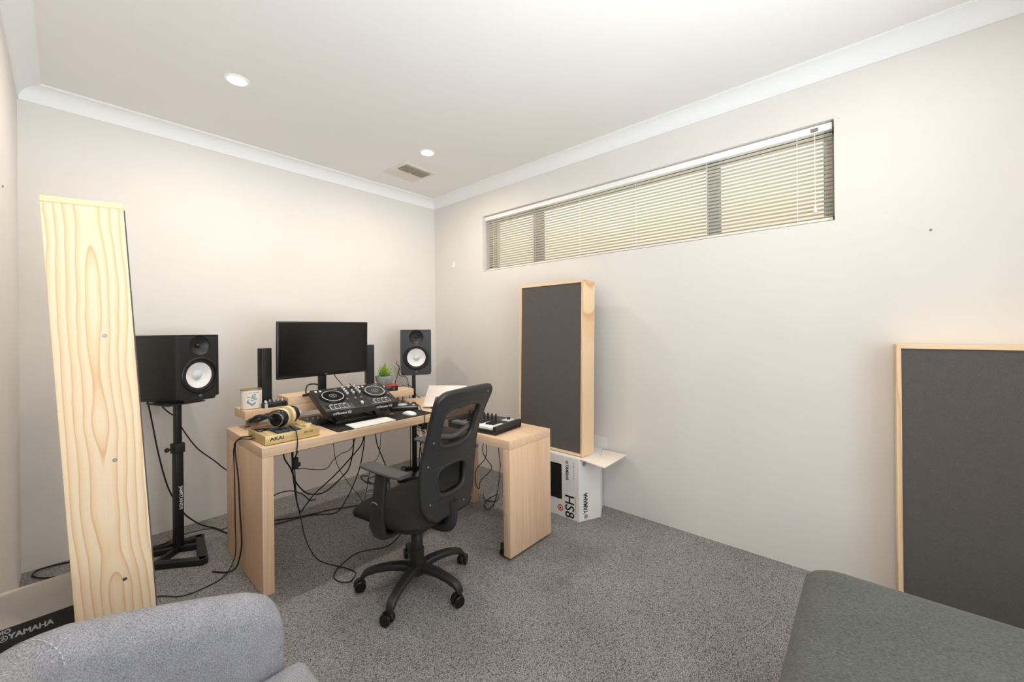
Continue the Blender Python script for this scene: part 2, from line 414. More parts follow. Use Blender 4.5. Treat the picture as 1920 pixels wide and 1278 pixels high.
# ------------------------------------------------------------------ ceiling and wall fittings
def downlight(x, y, label, k=1.0):
    t = thing('downlight', label, 'ceiling light', (x, y, ZC), 0, 'round ceiling downlights')
    MB().lathe([(.046, -.004), (.058, -.003), (.060, 0), (.046, 0)], 32, cap=False).build('trim_ring', M['white_plastic'], t)
    MB().lathe([(0, -.0035), (.0465, -.0035), (.0465, -.001), (0, -.001)], 32).build('diffuser', M['lamp'], t)
    l = area_light('downlight_glow', (x, y, ZC - .008), (0, 0, 0), .09, .09, LAMP * k, (1, .90, .78), 'DISK', R(170))
    return t
downlight(-2.045, -.922, 'lit round downlight above the tall pine board, further from the corner')
downlight(-.786, -.945, 'lit round downlight beside the ceiling vent, near the corner')
downlight(-2.045, -3.62, 'round downlight behind the camera on the left', .8)
downlight(-.786, -3.62, 'round downlight behind the camera on the right', .45)
t = thing('ceiling_vent', 'square white four-way ceiling air vent near the corner', 'vent', (-.655, -.51, ZC), R(4))
h = .165
MB().box(-h, h, -h, h, -.006, 0, .002).build('frame', M['vent'], t)
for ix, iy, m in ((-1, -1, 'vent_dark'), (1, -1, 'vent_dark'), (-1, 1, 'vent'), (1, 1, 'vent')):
    b = MB(); cx, cy = ix * .069, iy * .069
    for k in range(9):
        o = -.056 + k * .014
        if iy < 0: b.box(cx - .06, cx + .06, cy + o - .0015, cy + o + .0015, -.016, -.006, mx=None)
        else: b.box(cx + o - .0015, cx + o + .0015, cy - .06, cy + .06, -.010, -.006)
    b.box(cx - .063, cx + .063, cy - .063, cy + .063, -.0075, -.006)
    b.build('louvre', M[m], t, smooth=False)
t = thing('wall_hook', 'small white adhesive hook left of the high window', 'hook', (0, -.318, 2.0))
MB().box(-.004, 0, -.012, .012, -.03, .03, .002).build('backplate', M['white_plastic'], t)
MB().tube(smooth_path([(-.004, 0, -.005), (-.016, 0, -.02), (-.03, 0, -.022), (-.036, 0, -.008)]), .004).build('prong', M['white_plastic'], t)
def plug(name, label, loc, nx, m):
    t = thing(name, label, 'wall plug', loc, 0, 'wall plugs')
    q = Matrix.Rotation(R(-90 * nx), 4, 'Y')
    MB().lathe([(0, .004), (.004, .004), (.0055, 0)], 12, q).build('plug_head', m, t); return t
plug('screw_plug', 'pale plastic wall plug at upper right corner of the window', (0, -3.411, 2.413), 1, M['ceramic'])
plug('screw_plug', 'small grey wall plug to the right of the window', (0, -3.735, 1.773), 1, M['btn_grey'])
plug('screw_plug', 'small dark wall plug on the left wall', (XL, -.833, 1.944), -1, M['btn_grey'])

# ------------------------------------------------------------------ venetian blind
t = thing('venetian_blind', 'long white horizontal slat blind hanging in the high window', 'blind', (.045, (WY0 + WY1) / 2, WZ1))
hl = (WY1 - WY0) / 2 - .008
MB().box(-.022, .022, -hl, hl, -.042, -.004, .003).build('head_rail', M['white_plastic'], t)
MB().box(-.012, .012, -hl, hl, -.522, -.508, .002).build('bottom_rail', M['slat'], t)
b = MB(); n = 21
for k in range(n):
    z = -.062 - k * (.440 / (n - 1)); tilt = R(-12)
    pr = []
    for q in range(5):
        u = -.0125 + .025 * q / 4; pr.append((u, .0015 * (1 - (u / .0125) ** 2) + u * math.tan(tilt)))
    prof = [(u, v + .0004) for u, v in pr] + [(u, v - .0004) for u, v in reversed(pr)]
    b.ring_sweep([[(u, -hl, z + v) for u, v in prof], [(u, hl, z + v) for u, v in prof]])
b.build('slats', M['slat'], t, ang=60)
cy0 = (WY0 + WY1) / 2
for y in (-.863, -1.35, -1.815, -2.285, -2.756, -3.226):
    b = MB()
    for x in (-.0135, .0135): b.tube([(x, y - cy0, -.045), (x, y - cy0, -.51)], .0012, 6)
    b.build('ladder_cord', M['white_plastic'], t)
MB().tube([(-.026, -3.350 - cy0, -.05), (-.026, -3.350 - cy0, -.50)], .004, 8).build('tilt_wand', M['glass'], t)
b = MB().tube([(-.026, -3.306 - cy0, -.04), (-.026, -3.306 - cy0, -.44)], .0013, 6)
b.build('pull_cord', M['white_plastic'], t)
MB().lathe([(0, .02), (.004, .018), (.009, -.018), (0, -.02)], 12, Matrix.Translation((-.026, -3.306 - cy0, -.455))).build('cord_tassel', M['white_plastic'], t)
MB().box(-.028, -.02, -3.322 - cy0, -3.290 - cy0, -.036, -.018, .001).build('cord_lock', M['btn_grey'], t)

# ------------------------------------------------------------------ desk and its pull-out side table
DT = .745
t = thing('desk', 'long pale beech desk with slab ends against the back wall', 'desk', (-1.296, -.92, 0))
x0, x1, y0, y1 = -.739, .739, -.33, .33
MB().box(x0, x1, y0, y1, DT - .05, DT, .0015).build('tabletop', M['veneer_x'], t)
for a in (x0, x1 - .052):
    MB().box(a, a + .052, y0, y1, 0, DT - .0505, .0015).build('end_panel', M['veneer'], t)
MB().box(x0 + .052, x1 - .052, .28, .30, .52, DT - .0505, .001).build('back_rail', M['veneer_x'], t)
t = thing('side_table', 'lower beech pull-out side table running out from under the desk', 'table', (-.811, -1.30, 0))
MB().box(-.195, .195, -.687, .40, .64, .69, .0015).build('tabletop', M['veneer_y'], t)
MB().box(-.195, .195, -.687, -.635, .022, .6395, .0015).build('end_panel', M['veneer'], t)
for y in (-.661, -.50):
    pass
for sx in (-.165, .165):
    b = MB()
    for dy in (-.014, .006): b.cyl((sx, -.61 + dy, .024), (sx, -.61 + dy + .010, .024), .024)
    b.box(sx - .012, sx + .012, -.636, -.59, .03, .075, .003)
    b.build('caster', M['black'], t)
MB().box(.15, .19, .33, .39, 0, .64, .002).build('rear_leg', M['veneer'], t)

# riser shelf on the desk
t = thing('monitor_riser', 'two-tier beech monitor riser on short steel feet at the back of the desk', 'shelf', (-1.98, -.76, DT))
MB().box(0, 1.175, 0, .215, .060, .112, .0015).build('lower_board', M['veneer_x'], t)
MB().box(.24, .925, .012, .215, .1125, .1605, .0015).build('upper_board', M['veneer_x'], t)
def foot(x, y):
    return MB().lathe([(.018, 0), (.018, .006), (.011, .010), (.011, .060)], 20, Matrix.Translation((x, y, 0)))
for x in (.035, .62, 1.13):
    for y in (.085, .16): foot(x + (.06 if y > .1 and x < .1 else 0), y).build('foot', M['steel'], t)

# ------------------------------------------------------------------ loudspeakers and stands
def speaker(label, loc, rz, w=.256, d=.34, hgt=.40):
    t = thing('studio_speaker', label, 'speaker', loc, rz, 'white coned speakers on stands')
    MB().box(0, w, .034, d, 0, hgt, .006).build('cabinet', M['black_vinyl'], t)
    cx, tz, wz = w / 2, hgt * .835, hgt * .385
    c = .018
    out = [(0.004, 0), (w - .026, 0), (w - .022, .016), (w - .004, .020), (w, .024), (w, hgt - .004), (w - .004, hgt), (.004, hgt), (0, hgt - .004), (0, .024), (.004, .020), (.022, .016), (.026, 0)]
    out = [(.026, 0), (w - .026, 0), (w - .022, .014), (w - .003, .018), (w, .022), (w, hgt - .004), (w - .004, hgt), (.004, hgt), (0, hgt - .004), (0, .022), (.003, .018), (.022, .014)]
    me = plate(out, [circle(cx, wz, .100), circle(cx, tz, .062)], .035)
    MB().addmesh(me, Matrix.Rotation(R(90), 4, 'X') @ Matrix.Translation((0, 0, -.035))).build('baffle', M['baffle'], t, ang=25)
    face = lambda z: Matrix.Translation((cx, 0, z)) @ Matrix.Rotation(R(90), 4, 'X')     # local z -> world -y
    MB().lathe([(.060, 0), (.056, -.005), (.042, -.012), (.026, -.019), (.016, -.023), (0, -.023)], 36, face(tz), cap=False).build('tweeter_horn', M['baffle'], t, ang=60)
    MB().lathe([(.013, -.022), (.012, -.015), (.007, -.011), (0, -.010)], 20, face(tz), cap=False).build('tweeter_dome', M['ring'], t, ang=60)
    MB().lathe([(.110, 0), (.112, .003), (.109, .006), (.101, .006), (.098, .002), (.098, -.01)], 48, face(wz), cap=False).build('woofer_ring', M['ring'], t, ang=50)
    MB().lathe([(.1, -.006), (.095, -.002), (.09, -.001), (.085, -.004), (.081, -.009)], 48, face(wz), cap=False).build('woofer_surround', M['black_soft'], t, ang=60)
    MB().lathe([(.079, -.008), (.06, -.017), (.04, -.024), (.028, -.028), (0, -.029)], 48, face(wz), cap=False).build('woofer_cone', M['cone'], t, ang=60)
    MB().lathe([(.030, -.027), (.027, -.020), (.016, -.014), (0, -.012)], 28, face(wz), cap=False).build('dust_cap', M['cap'], t, ang=60)
    g = MB().lathe([(.0085, 0), (.0085, .002), (.0065, .002), (.0065, 0)], 24, face(hgt * .075), cap=False)
    for k in range(3):
        a = PI / 2 + k * 2 * PI / 3
        g.box(-.0007, .0007, 0, .0062, 0, .002, mx=face(hgt * .075) @ Matrix.Rotation(a - PI / 2, 4, 'Z'))
    g.build('badge', M['print_grey'], t)
    MB().box(.03, w - .03, d, d + .006, .04, hgt - .06, .002).build('rear_plate', M['black'], t)
    return t
speaker('large black speaker with white cone on the stand left of the desk', (-2.236, -.480, .908), R(28), .24, .36, .405)
speaker('black speaker with white cone on the stand in the corner right of the screen', (-.738, -.481, .934), R(-31))
def stand(label, loc, rz, hgt, brand, corners, braces):
    t = thing('speaker_stand', label, 'speaker stand', loc, rz, 'black speaker stands')
    MB().box(-.021, .021, -.021, .021, .03, .62, .004).build('lower_pole', M['steel_black'], t)
    MB().box(-.016, .016, -.016, .016, .62, hgt - .006, .003).build('upper_pole', M['steel_black'], t)
    MB().box(-.027, .027, -.027, .027, .60, .66, .004).build('collar', M['black_soft'], t)
    k = MB().cyl((-.027, 0, .63), (-.045, 0, .63), .006); k.lathe([(.0, .0), (.012, .002), (.014, .01), (.012, .018), (0, .02)], 10, Matrix.Translation((-.045, 0, .63)) @ Matrix.Rotation(R(-90), 4, 'Y'))
    k.build('clamp_knob', M['black_soft'], t)
    MB().box(-.10, .10, -.10, .12, hgt - .006, hgt - .0004, .002).build('top_plate', M['steel_black'], t)
    inv = (Matrix.Translation(loc) @ Matrix.Rotation(rz, 4, 'Z')).inverted()
    def beam(mb, p, q, w_, h_, ext=0):
        p, q = Vector((p[0], p[1], 0)), Vector((q[0], q[1], 0)); d = q - p
        mb.box(-ext, d.length + ext, -w_ / 2, w_ / 2, 0, h_, .003, mx=inv @ Matrix.Translation(p) @ Matrix.Rotation(math.atan2(d.y, d.x), 4, 'Z'))
    fr = MB()
    for p, q in zip(corners, corners[1:] + corners[:1]): beam(fr, p, q, .044, .034, .012)
    fr.build('base_frame', M['steel_black'], t)
    for q in braces:
        g = MB(); beam(g, loc, q, .028, .0335); g.build('brace', M['steel_black'], t)
    if brand: text('JAMSTANDS', .026, M['print_white'], t, basis((.004, -.0217, .40), (0, 0, -1), (1, 0, 0)), weight=.01)
    return t
stand('black steel stand with open framed base under the left speaker', (-2.236, -.385, 0), R(20), .908, True, [(-2.165, -.655), (-2.122, -.320), (-2.40, -.270), (-2.47, -.415)], [(-2.135, -.44), (-2.36, -.50), (-2.42, -.31)])
stand('black steel stand behind the desk under the corner speaker', (-.552, -.392, 0), R(-31), .934, False, [(-.74, -.45), (-.58, -.56), (-.38, -.36), (-.56, -.22)], [(-.66, -.50), (-.47, -.29)])

# ------------------------------------------------------------------ screen
t = thing('monitor', 'wide black computer monitor standing on the riser', 'monitor', (-1.82, -.80, 1.03), R(4.0))
t.rotation_euler = (R(1.5), 0, R(4.0))
mw, mh = .618, .362
MB().box(0, mw, 0, .022, 0, mh, .004).build('housing', M['bezel'], t)
MB().box(.008, mw - .008, -.0008, .004, .020, mh - .008, 0).build('screen', M['screen'], t, smooth=False)
MB().box(mw * .3, mw * .7, .02, .05, .04, .22, .01).build('rear_bulge', M['black'], t)
text('LG', .013, M['print_grey'], t, basis((mw / 2, -.0012, .010), (1, 0, 0), (0, 0, 1)), weight=.02, align='CENTER')
nk = MB().box(mw / 2 - .026, mw / 2 + .026, .045, .068, -.118, .12, .004); nk.build('neck', M['black'], t)
fp = [(mw / 2 + .17 * math.cos(a), .055 - .10 * math.sin(a) * 1.0, -.118) for a in [R(x) for x in range(0, 181, 12)]]
arc = [(mw / 2 - .15 + .30 * k / 14, .06 - .06 * abs((k - 7) / 7) ** 1.6, -.116) for k in range(15)]
MB().tube(smooth_path(arc, 3), .0085, 8).build('foot_bar', M['black'], t)

# slim towers
def tower(label, loc, rz):
    t = thing('slim_speaker', label, 'speaker', loc, rz, 'slim speakers beside the monitor')
    MB().box(-.03, .03, -.03, .03, .018, .366, .004).build('cabinet', M['black'], t)
    MB().box(-.024, .024, -.0335, -.028, .024, .360, .002).build('grille_cloth', M['black_soft'], t)
    MB().lathe([(.034, 0), (.034, .010), (.02, .018), (.02, .022)], 28).build('stand_foot', M['black'], t)
    return t
tower('slim black tower speaker standing left of the monitor', (-1.835, -.625, .8572), R(12))
tower('slim black tower speaker half hidden behind the right edge of the monitor', (-1.118, -.63, .9057), R(-12)).scale = (1, 1, .86)

# canister with flowers
t = thing('canister', 'cream candle tin with blue flower print on the riser end', 'canister', (-1.922, -.665, .8572), R(-12))
out = rrect(-.056, .056, -.05, .05, .035, 8)
b = MB(); b.ring_sweep([[(x, y, z) for x, y in out] for z in (0, .118)]); b.build('body', M['ceramic'], t, ang=40)
for z0, z1, nm in ((.114, .120, 'rim'), (0, .004, 'base_band')):
    b = MB(); b.ring_sweep([[(x * 1.012, y * 1.012, z) for x, y in out] for z in (z0, z1)]); b.build(nm, M['gold_rim'], t, ang=40)
fl = {'ceramic_blue': MB(), 'ceramic_sage': MB()}
for k in range(34):
    px = random.uniform(-.020, .020) + (k % 3 - 1) * .01; pz = .06 + random.gauss(0, .022); pz = max(.02, min(.10, pz))
    m = 'ceramic_blue' if k % 3 else 'ceramic_sage'
    fl[m].lathe([(0, .0006), (random.uniform(.003, .007), .0006), (random.uniform(.003, .007), 0)], 8, Matrix.Translation((px, -.0502, pz)) @ Matrix.Rotation(R(90), 4, 'X') @ Matrix.Diagonal((1, random.uniform(.5, 1), 1, 1)))
fl['ceramic_blue'].build('flower_print', M['ceramic_blue'], t); fl['ceramic_sage'].build('leaf_print', M['ceramic_sage'], t)
t = thing('glass_jar', 'tiny clear stoppered jar between the tin and the left tower', 'jar', (-1.862, -.735, .8572))
MB().lathe([(0, 0), (.011, 0), (.012, .022), (.007, .027), (.007, .033), (0, .033)], 16).build('jar_body', M['cap'], t)
MB().lathe([(.008, .033), (.008, .040), (0, .040)], 16).build('stopper', M['white_plastic'], t)

# small mixer
t = thing('mini_mixer', 'small black audio mixer with silver knobs on the riser', 'mixer', (-1.812, -.70, .8572), R(-3))
MB().box(-.066, .066, -.045, .045, 0, .030, .003).build('case', M['black'], t)
for k in range(5):
    MB().lathe([(.006, .030), (.0075, .032), (.0065, .048), (0, .048)], 14, Matrix.Translation((-.046 + k * .023, -.02, 0))).build('knob', M['chrome'], t)
for k in range(4):
    MB().lathe([(.004, .030), (.004, .04), (0, .04)], 12, Matrix.Translation((-.04 + k * .024, .02, 0))).build('knob', M['btn_grey'], t)

# ------------------------------------------------------------------ gold sampler with headphones on it
t = thing('sampler', 'gold pad sampler with black pads on the left end of the desk', 'sampler', (-2.012, -1.223, DT), R(1.3))
sw, sd, sh = .273, .258, .050
MB().box(0, sw, 0, sd, .004, sh, .0025).build('body', M['gold'], t)
for x in (.02, sw - .02):
    for y in (.02, sd - .02): MB().lathe([(.008, 0), (.008, .004)], 12, Matrix.Translation((x, y, 0))).build('rubber_foot', M['black_soft'], t)
MB().box(.012, .10, .13, .245, sh - .001, sh + .004, .001).build('display', M['screen'], t)
MB().box(.06, .185, .012, .128, sh - .001, sh + .0015, .001).build('pad_frame', M['black_soft'], t)
pd = None
for i in range(4):
    for j in range(4):
        px, py = .065 + i * .0295, .017 + j * .0275
        if pd is None: pd = MB().box(0, .026, 0, .0245, sh + .001, sh + .006, .0015).build('pad', M['pad_grey'], t)
        else: clone(pd, t, (px - .065, py - .017, 0)); continue
        pd.location = (px, py, 0)
for k in range(4):
    MB().lathe([(.009, sh), (.009, sh + .016), (.007, sh + .018), (0, sh + .018)], 18, Matrix.Translation((.15 + k * .029, .215, 0))).build('knob', M['gold_lt'], t)
MB().lathe([(.021, sh), (.021, sh + .014), (.018, sh + .017), (0, sh + .017)], 26, Matrix.Translation((.232, .06, 0))).build('data_dial', M['gold_lt'], t)
for k in range(5): MB().box(.215, .24, .10 + k * .018, .112 + k * .018, sh, sh + .004, .001).build('button', M['gold_lt'], t)
for k in range(5): MB().box(.02, .045, .02 + k * .02, .033 + k * .02, sh, sh + .004, .001).build('button', M['gold_lt'], t)
text('AKAI', .024, M['print_black'], t, basis((.022, -.0004, .030), (1, 0, 0), (0, 0, 1)), weight=.025, stretch=1.25)
text('MPC ONE', .0105, M['print_black'], t, basis((.190, -.0004, .034), (1, 0, 0), (0, 0, 1)), weight=.01)
MB().box(-.0006, .001, .10, .13, .022, .034, 0).build('side_mark', M['gold_lt'], t)

t = thing('headphones', 'black over-ear headphones with tan pads lying on the gold sampler', 'headphones', (-1.880, -1.085, DT + .0505), R(40))
t.scale = (1.15, 1.15, 1.15)
def cup(x, sgn):
    mx = Matrix.Translation((x, 0, .052)) @ Matrix.Rotation(R(90 * sgn), 4, 'Y') @ Matrix.Rotation(R(8), 4, 'X')
    MB().lathe([(0, .034), (.022, .033), (.036, .026), (.042, .014), (.043, .0), (.040, -.006), (0, -.006)], 32, mx).build('earcup', M['ctrl_dark'], t, ang=50)
    MB().lathe([(.030, .032), (.034, .036), (.032, .038), (.028, .0365)], 32, mx, cap=False).build('cup_ring', M['steel'], t, ang=50)
    MB().lathe([(.041, -.006), (.046, -.012), (.046, -.02), (.040, -.026), (.022, -.026), (.022, -.006)], 32, mx, cap=False).build('ear_pad', M['gold_lt'], t, ang=60)
cup(-.034, -1); cup(.052, 1)
band = [(-.060, .01, .055), (-.072, .03, .066), (-.075, .075, .07), (-.06, .12, .045), (-.02, .145, .030), (.03, .145, .030), (.07, .12, .045), (.088, .075, .07), (.088, .03, .068), (.076, .01, .056)]
MB().tube(smooth_path(band, 5), .0085, 8).build('headband', M['black_soft'], t)
MB().tube(smooth_path(band[3:7], 5), .014, 10).build('band_padding', M['black'], t)

# ------------------------------------------------------------------ desk mat, keyboard, mouse, stick
t = tag(MB().addmesh(plate(rrect(-1.645, -.965, -1.235, -.80, .012), [], .0025), Matrix.Translation((0, 0, DT + .0004))).build('desk_mat', M['mat']), 'large black desk mat under the white keyboard', 'desk mat')
MT = DT + .003
t = thing('keyboard', 'slim white computer keyboard on the front of the desk mat', 'keyboard', (-1.548, -1.243, MT), R(1.0))
MB().box(0, .279, 0, .115, 0, .006, .002, mx=Matrix.Rotation(R(2.2), 4, 'X')).build('base', M['white_plastic'], t)
key = None
for r_ in range(5):
    for c in range(14 if r_ else 8):
        wk = .0165; 
        if r_ == 0: wk = (.0165, .0165, .0165, .0165, .098, .0165, .0165, .0165)[c]
        xx = .0055 + c * .01925 if r_ else (.0055, .0247, .044, .0632, .0825, .1825, .2017, .2210)[c]
        if key is None or wk != .0165:
            k = MB().box(0, wk, 0, .0165, .0062, .0082, .0008, 1).build('key', M['white_plastic'], t)
            if key is None: key = k
        else: k = clone(key, t)
        k.location = (xx, .008 + r_ * .0205, .0006 * r_); k.rotation_euler = (R(2.2), 0, 0)
t = thing('computer_mouse', 'low white wireless mouse on the right end of the desk mat', 'mouse', (-1.108, -1.15, MT), R(8))
pr = [(-.0285, -.0565), (.0285, -.0565)]
b = MB(); rings = []
for k in range(13):
    a = -1 + 2 * k / 12; y = .0565 * a; hw = .0285 * (1 - abs(a) ** 5) ** .5 + .001; hh = .003 + .018 * (1 - abs(a) ** 2.4)
    rings.append([(hw * math.cos(q), y, .004 + max(0, math.sin(q)) * hh - (.003 if math.sin(q) < -.01 else 0)) for q in [2 * PI * j / 20 for j in range(20)]])
b.ring_sweep(rings).build('shell', M['white_plastic'], t, ang=60)
MB().addmesh(plate(rrect(-.024, .024, -.05, .05, .02), [], .003)).build('underside', M['black'], t)
t = thing('usb_stick', 'small copper coloured stick lying on the desk mat', 'usb stick', (-1.182, -1.05, MT), R(12))
MB().box(-.022, .010, -.007, .007, 0, .006, .0015).build('grip', M['copper'], t)
MB().box(.010, .024, -.006, .006, .001, .005, .0005).build('connector', M['chrome'], t)

# ------------------------------------------------------------------ DJ controller on its laptop stand
CW, CD, CH = .482, .282, .046
tilt = R(21.5); cyaw = R(-2.2)
base = Matrix.Translation((-1.660, -1.100, .806)) @ Matrix.Rotation(cyaw, 4, 'Z') @ Matrix.Rotation(tilt, 4, 'X')
t = thing('dj_controller', 'black two-deck DJ controller tilted up in the middle of the desk', 'dj controller', (0, 0, 0), mw=base)
MB().box(0, CW, 0, CD, 0, CH, .004).build('body', M['ctrl'], t)
MB().box(.183, .299, .006, CD - .006, CH - .002, CH + .0012, .0005).build('mixer_panel', M['black_soft'], t)
def jog(cx):
    m = Matrix.Translation((cx, .163, CH))
    MB().lathe([(.078, 0), (.078, .004), (.074, .010), (0, .010)], 48, m).build('jog_ring', M['ctrl_dark'], t, ang=40)
    o = MB().lathe([(.0655, .0100), (.0655, .0118), (.0615, .0118), (.0615, .0100)], 48, m, cap=False).build('platter_ring', M['cap'], t, ang=40)
    MB().lathe([(.0615, .0098), (.0615, .0108), (0, .0112)], 48, m).build('platter', M['ctrl_dark'], t, ang=40)
    g = MB().lathe([(.022, .0112), (.022, .0116), (.018, .0116), (.018, .0112)], 32, m, cap=False)
    for k in range(4):
        g.box(-.0022, .0022, .004, .013, .0110, .0117, mx=m @ Matrix.Rotation(R(25 + 90 * k), 4, 'Z'))
    g.build('platter_emblem', M['print_grey'], t)
jog(.100); jog(.382)
pad = None
for sx in (.044, .326):
    MB().box(sx - .0035, sx + .108, .0185, .065, CH - .001, CH + .0014, .0005).build('pad_border', M['cap'], t)
    for i in range(4):
        for j in range(2):
            if pad is None:
                pad = MB().box(0, .0235, 0, .018, CH + .001, CH + .004, .0012).build('performance_pad', M['pad_grey'], t); k = pad
            else: k = clone(pad, t)
            k.location = (sx + i * .027, .022 + j * .0215, 0)
    for i in range(4): MB().box(sx + i * .027 + .003, sx + i * .027 + .0205, .067, .073, CH, CH + .0025, .0006).build('mode_button', M['btn_white'], t)
    for j, mm in enumerate(('btn_white', 'btn_grey')):
        q = Matrix.Translation((sx - .018, .03 + j * .026, CH))
        MB().lathe([(.0105, 0), (.0105, .004), (0, .004)], 20, q).build('play_button', M['ctrl_dark'], t)
        MB().lathe([(.0118, 0), (.0118, .0022), (.0108, .0022), (.0108, 0)], 20, q, cap=False).build('button_ring', M[mm], t)
    MB().box(sx - .024, sx - .010, .242, .262, CH, CH + .0025, .0008).build('loop_button', M['btn_white'], t)
    MB().box(sx + .004, sx + .016, .242, .262, CH, CH + .0025, .0008).build('loop_button', M['btn_white'], t)
    MB().box(sx + .096, sx + .118, .250, .260, CH, CH + .0025, .0008).build('sync_button', M['btn_grey'], t)
    MB().box(sx + .1235, sx + .1265, .06, .15, CH, CH + .001).build('tempo_slot', M['ctrl_dark'], t)
    MB().box(sx + .1185, sx + .1315, .098, .112, CH, CH + .012, .002).build('tempo_fader', M['btn_grey'], t)
kn = None
for i, x in enumerate((.200, .241, .282)):
    for j in range(4):
        if i == 1 and j in (1,): continue
        if kn is None:
            kn = MB().lathe([(.0075, 0), (.0075, .010), (.0058, .014), (0, .014)], 16).build('knob', M['cap'], t); k = kn
        else: k = clone(kn, t)
        k.location = (x, .262 - j * .028, CH)
for x in (.222, .260):
    MB().box(x - .0015, x + .0015, .075, .135, CH + .001, CH + .002).build('level_slot', M['ctrl_dark'], t)
    MB().box(x - .008, x + .008, .098, .110, CH + .001, CH + .013, .002).build('level_fader', M['btn_grey'], t)
MB().box(.205, .277, .0385, .0415, CH + .001, CH + .002).build('crossfader_slot', M['ctrl_dark'], t)
MB().box(.232, .246, .028, .052, CH + .001, CH + .015, .002).build('crossfader', M['btn_white'], t)
MB().box(.226, .256, -.001, .002, .018, .028, .0005).build('headphone_socket', M['black_soft'], t)
for x in (.052, .330):
    MB().lathe([(.0075, 0), (.0075, .0008), (.0048, .0008), (.0048, 0)], 20, Matrix.Translation((x, 0, .024)) @ Matrix.Rotation(R(90), 4, 'X'), cap=False).build('maker_mark', M['print_white'], t)
    text('Pioneer Dj', .023, M['print_white'], t, basis((x + .011, -.0006, .024), (1, 0, 0), (0, 0, 1)), weight=.03, stretch=.93)
# stand
t = thing('laptop_stand', 'black folding stand holding up the DJ controller', 'stand', (0, 0, 0), mw=base)
for x in (.09, .36):
    MB().box(x, x + .035, -.004, CD - .02, -.008, -.0005, .001).build('support_arm', M['steel_black'], t)
    MB().box(x, x + .035, -.009, -.003, -.008, .016, .001).build('front_lip', M['steel_black'], t)
inv = base.inverted()
for x in (-1.57, -1.30):
    p = MB().tube([(x, -.85, .878), (x, -1.02, MT + .012)], .012, 8); p.tube([(x, -1.02, MT + .012), (x, -.84, MT + .012)], .0105, 8)
    p.build('side_leg', M['steel_black'], t, fn=lambda c: inv @ Vector((c.x, c.y - .02, c.z)))
MB().box(-1.575, -1.295, -1.06, -1.03, MT, MT + .018, .003).build('cross_bar', M['steel_black'], t, fn=lambda c: inv @ Vector(c))
t = thing('audio_interface', 'small black audio box with silver buttons under the left of the DJ controller', 'audio interface', (-1.668, -.915, MT), R(-4))
MB().box(-.075, .075, -.065, .065, 0, .038, .003).build('case', M['black'], t)
for k in range(3): MB().lathe([(.006, .038), (.006, .048), (0, .048)], 14, Matrix.Translation((-.03 + k * .03, -.035, 0))).build('knob', M['chrome'], t)

# groove box with round dial, right of the controller
t = thing('groove_box', 'flat black sound unit with pale blue round dial right of the DJ controller', 'sound unit', (-1.135, -.955, DT + .001), R(-29))
MB().box(0, .195, 0, .19, 0, .028, .003).build('case', M['black'], t)
MB().box(.01, .185, -.002, .004, .018, .030, .001).build('front_strip', M['steel'], t)
MB().lathe([(.036, .028), (.036, .034), (.030, .037), (0, .037)], 36, Matrix.Translation((.085, .075, 0))).build('dial', M['blue_lid'], t)
MB().lathe([(.041, .028), (.041, .032), (.036, .032), (.036, .028)], 36, Matrix.Translation((.085, .075, 0)), cap=False).build('dial_ring', M['chrome'], t)
for x, y in ((.165, .05), (.15, .15), (.05, .15)):
    MB().lathe([(.009, .028), (.009, .034), (0, .034)], 18, Matrix.Translation((x, y, 0))).build('button', M['btn_white'], t)

# ------------------------------------------------------------------ potted plant on its box
t = thing('product_box', 'small black box with red top edge under the plant pot', 'box', (-.985, -.70, .8572), R(-12))
MB().box(-.048, .048, -.045, .045, 0, .036, .001).build('carton', M['ctrl_dark'], t)
MB().box(-.0485, .0485, -.0455, .0455, .036, .0478, .001).build('lid_band', M['red'], t)
g = MB().lathe([(.009, 0), (.009, .0008), (.006, .0008), (.006, 0)], 18, Matrix.Translation((.018, -.0452, .018)) @ Matrix.Rotation(R(90), 4, 'X'), cap=False); g.build('round_mark', M['print_grey'], t)
t = thing('potted_succulent', 'small spiky green succulent in a grey glazed pot beside the corner speaker', 'plant', (-1.005, -.655, .9062))
MB().lathe([(0, 0), (.052, 0), (.066, .03), (.071, .062), (.068, .066), (.064, .062), (.060, .055), (0, .055)], 36).build('pot', M['pot'], t, ang=50)
MB().lathe([(0, .058), (.061, .054)], 28, cap=False).build('soil', M['soil'], t)
lf = None
for ring, (cnt, el, ln) in enumerate(((9, 26, .085), (9, 46, .095), (7, 64, .105), (4, 82, .105))):
    for k in range(cnt):
        if lf is None:
            b = MB(); rings = []
            for q in range(8):
                s_ = q / 7; wd = .0085 * (1 - s_ ** 2.2) + .0006; th = .0032 * (1 - s_) + .0005
                rings.append([(wd * math.cos(a), th * math.sin(a) + .010 * s_ * s_, s_) for a in [2 * PI * j / 8 for j in range(8)]])
            lf = b.ring_sweep(rings).build('leaf', M['leaf'], t, ang=60); o = lf
        else: o = clone(lf, t)
        az = 2 * PI * (k + .5 * (ring % 2)) / cnt + random.uniform(-.15, .15)
        dr = Vector((math.cos(az) * math.cos(R(el)), math.sin(az) * math.cos(R(el)), math.sin(R(el))))
        o.rotation_euler = dr.to_track_quat('Z', 'Y').to_euler(); o.scale = (1, 1, ln * random.uniform(.9, 1.12))
        o.location = (0.006 * math.cos(az), .006 * math.sin(az), .055)

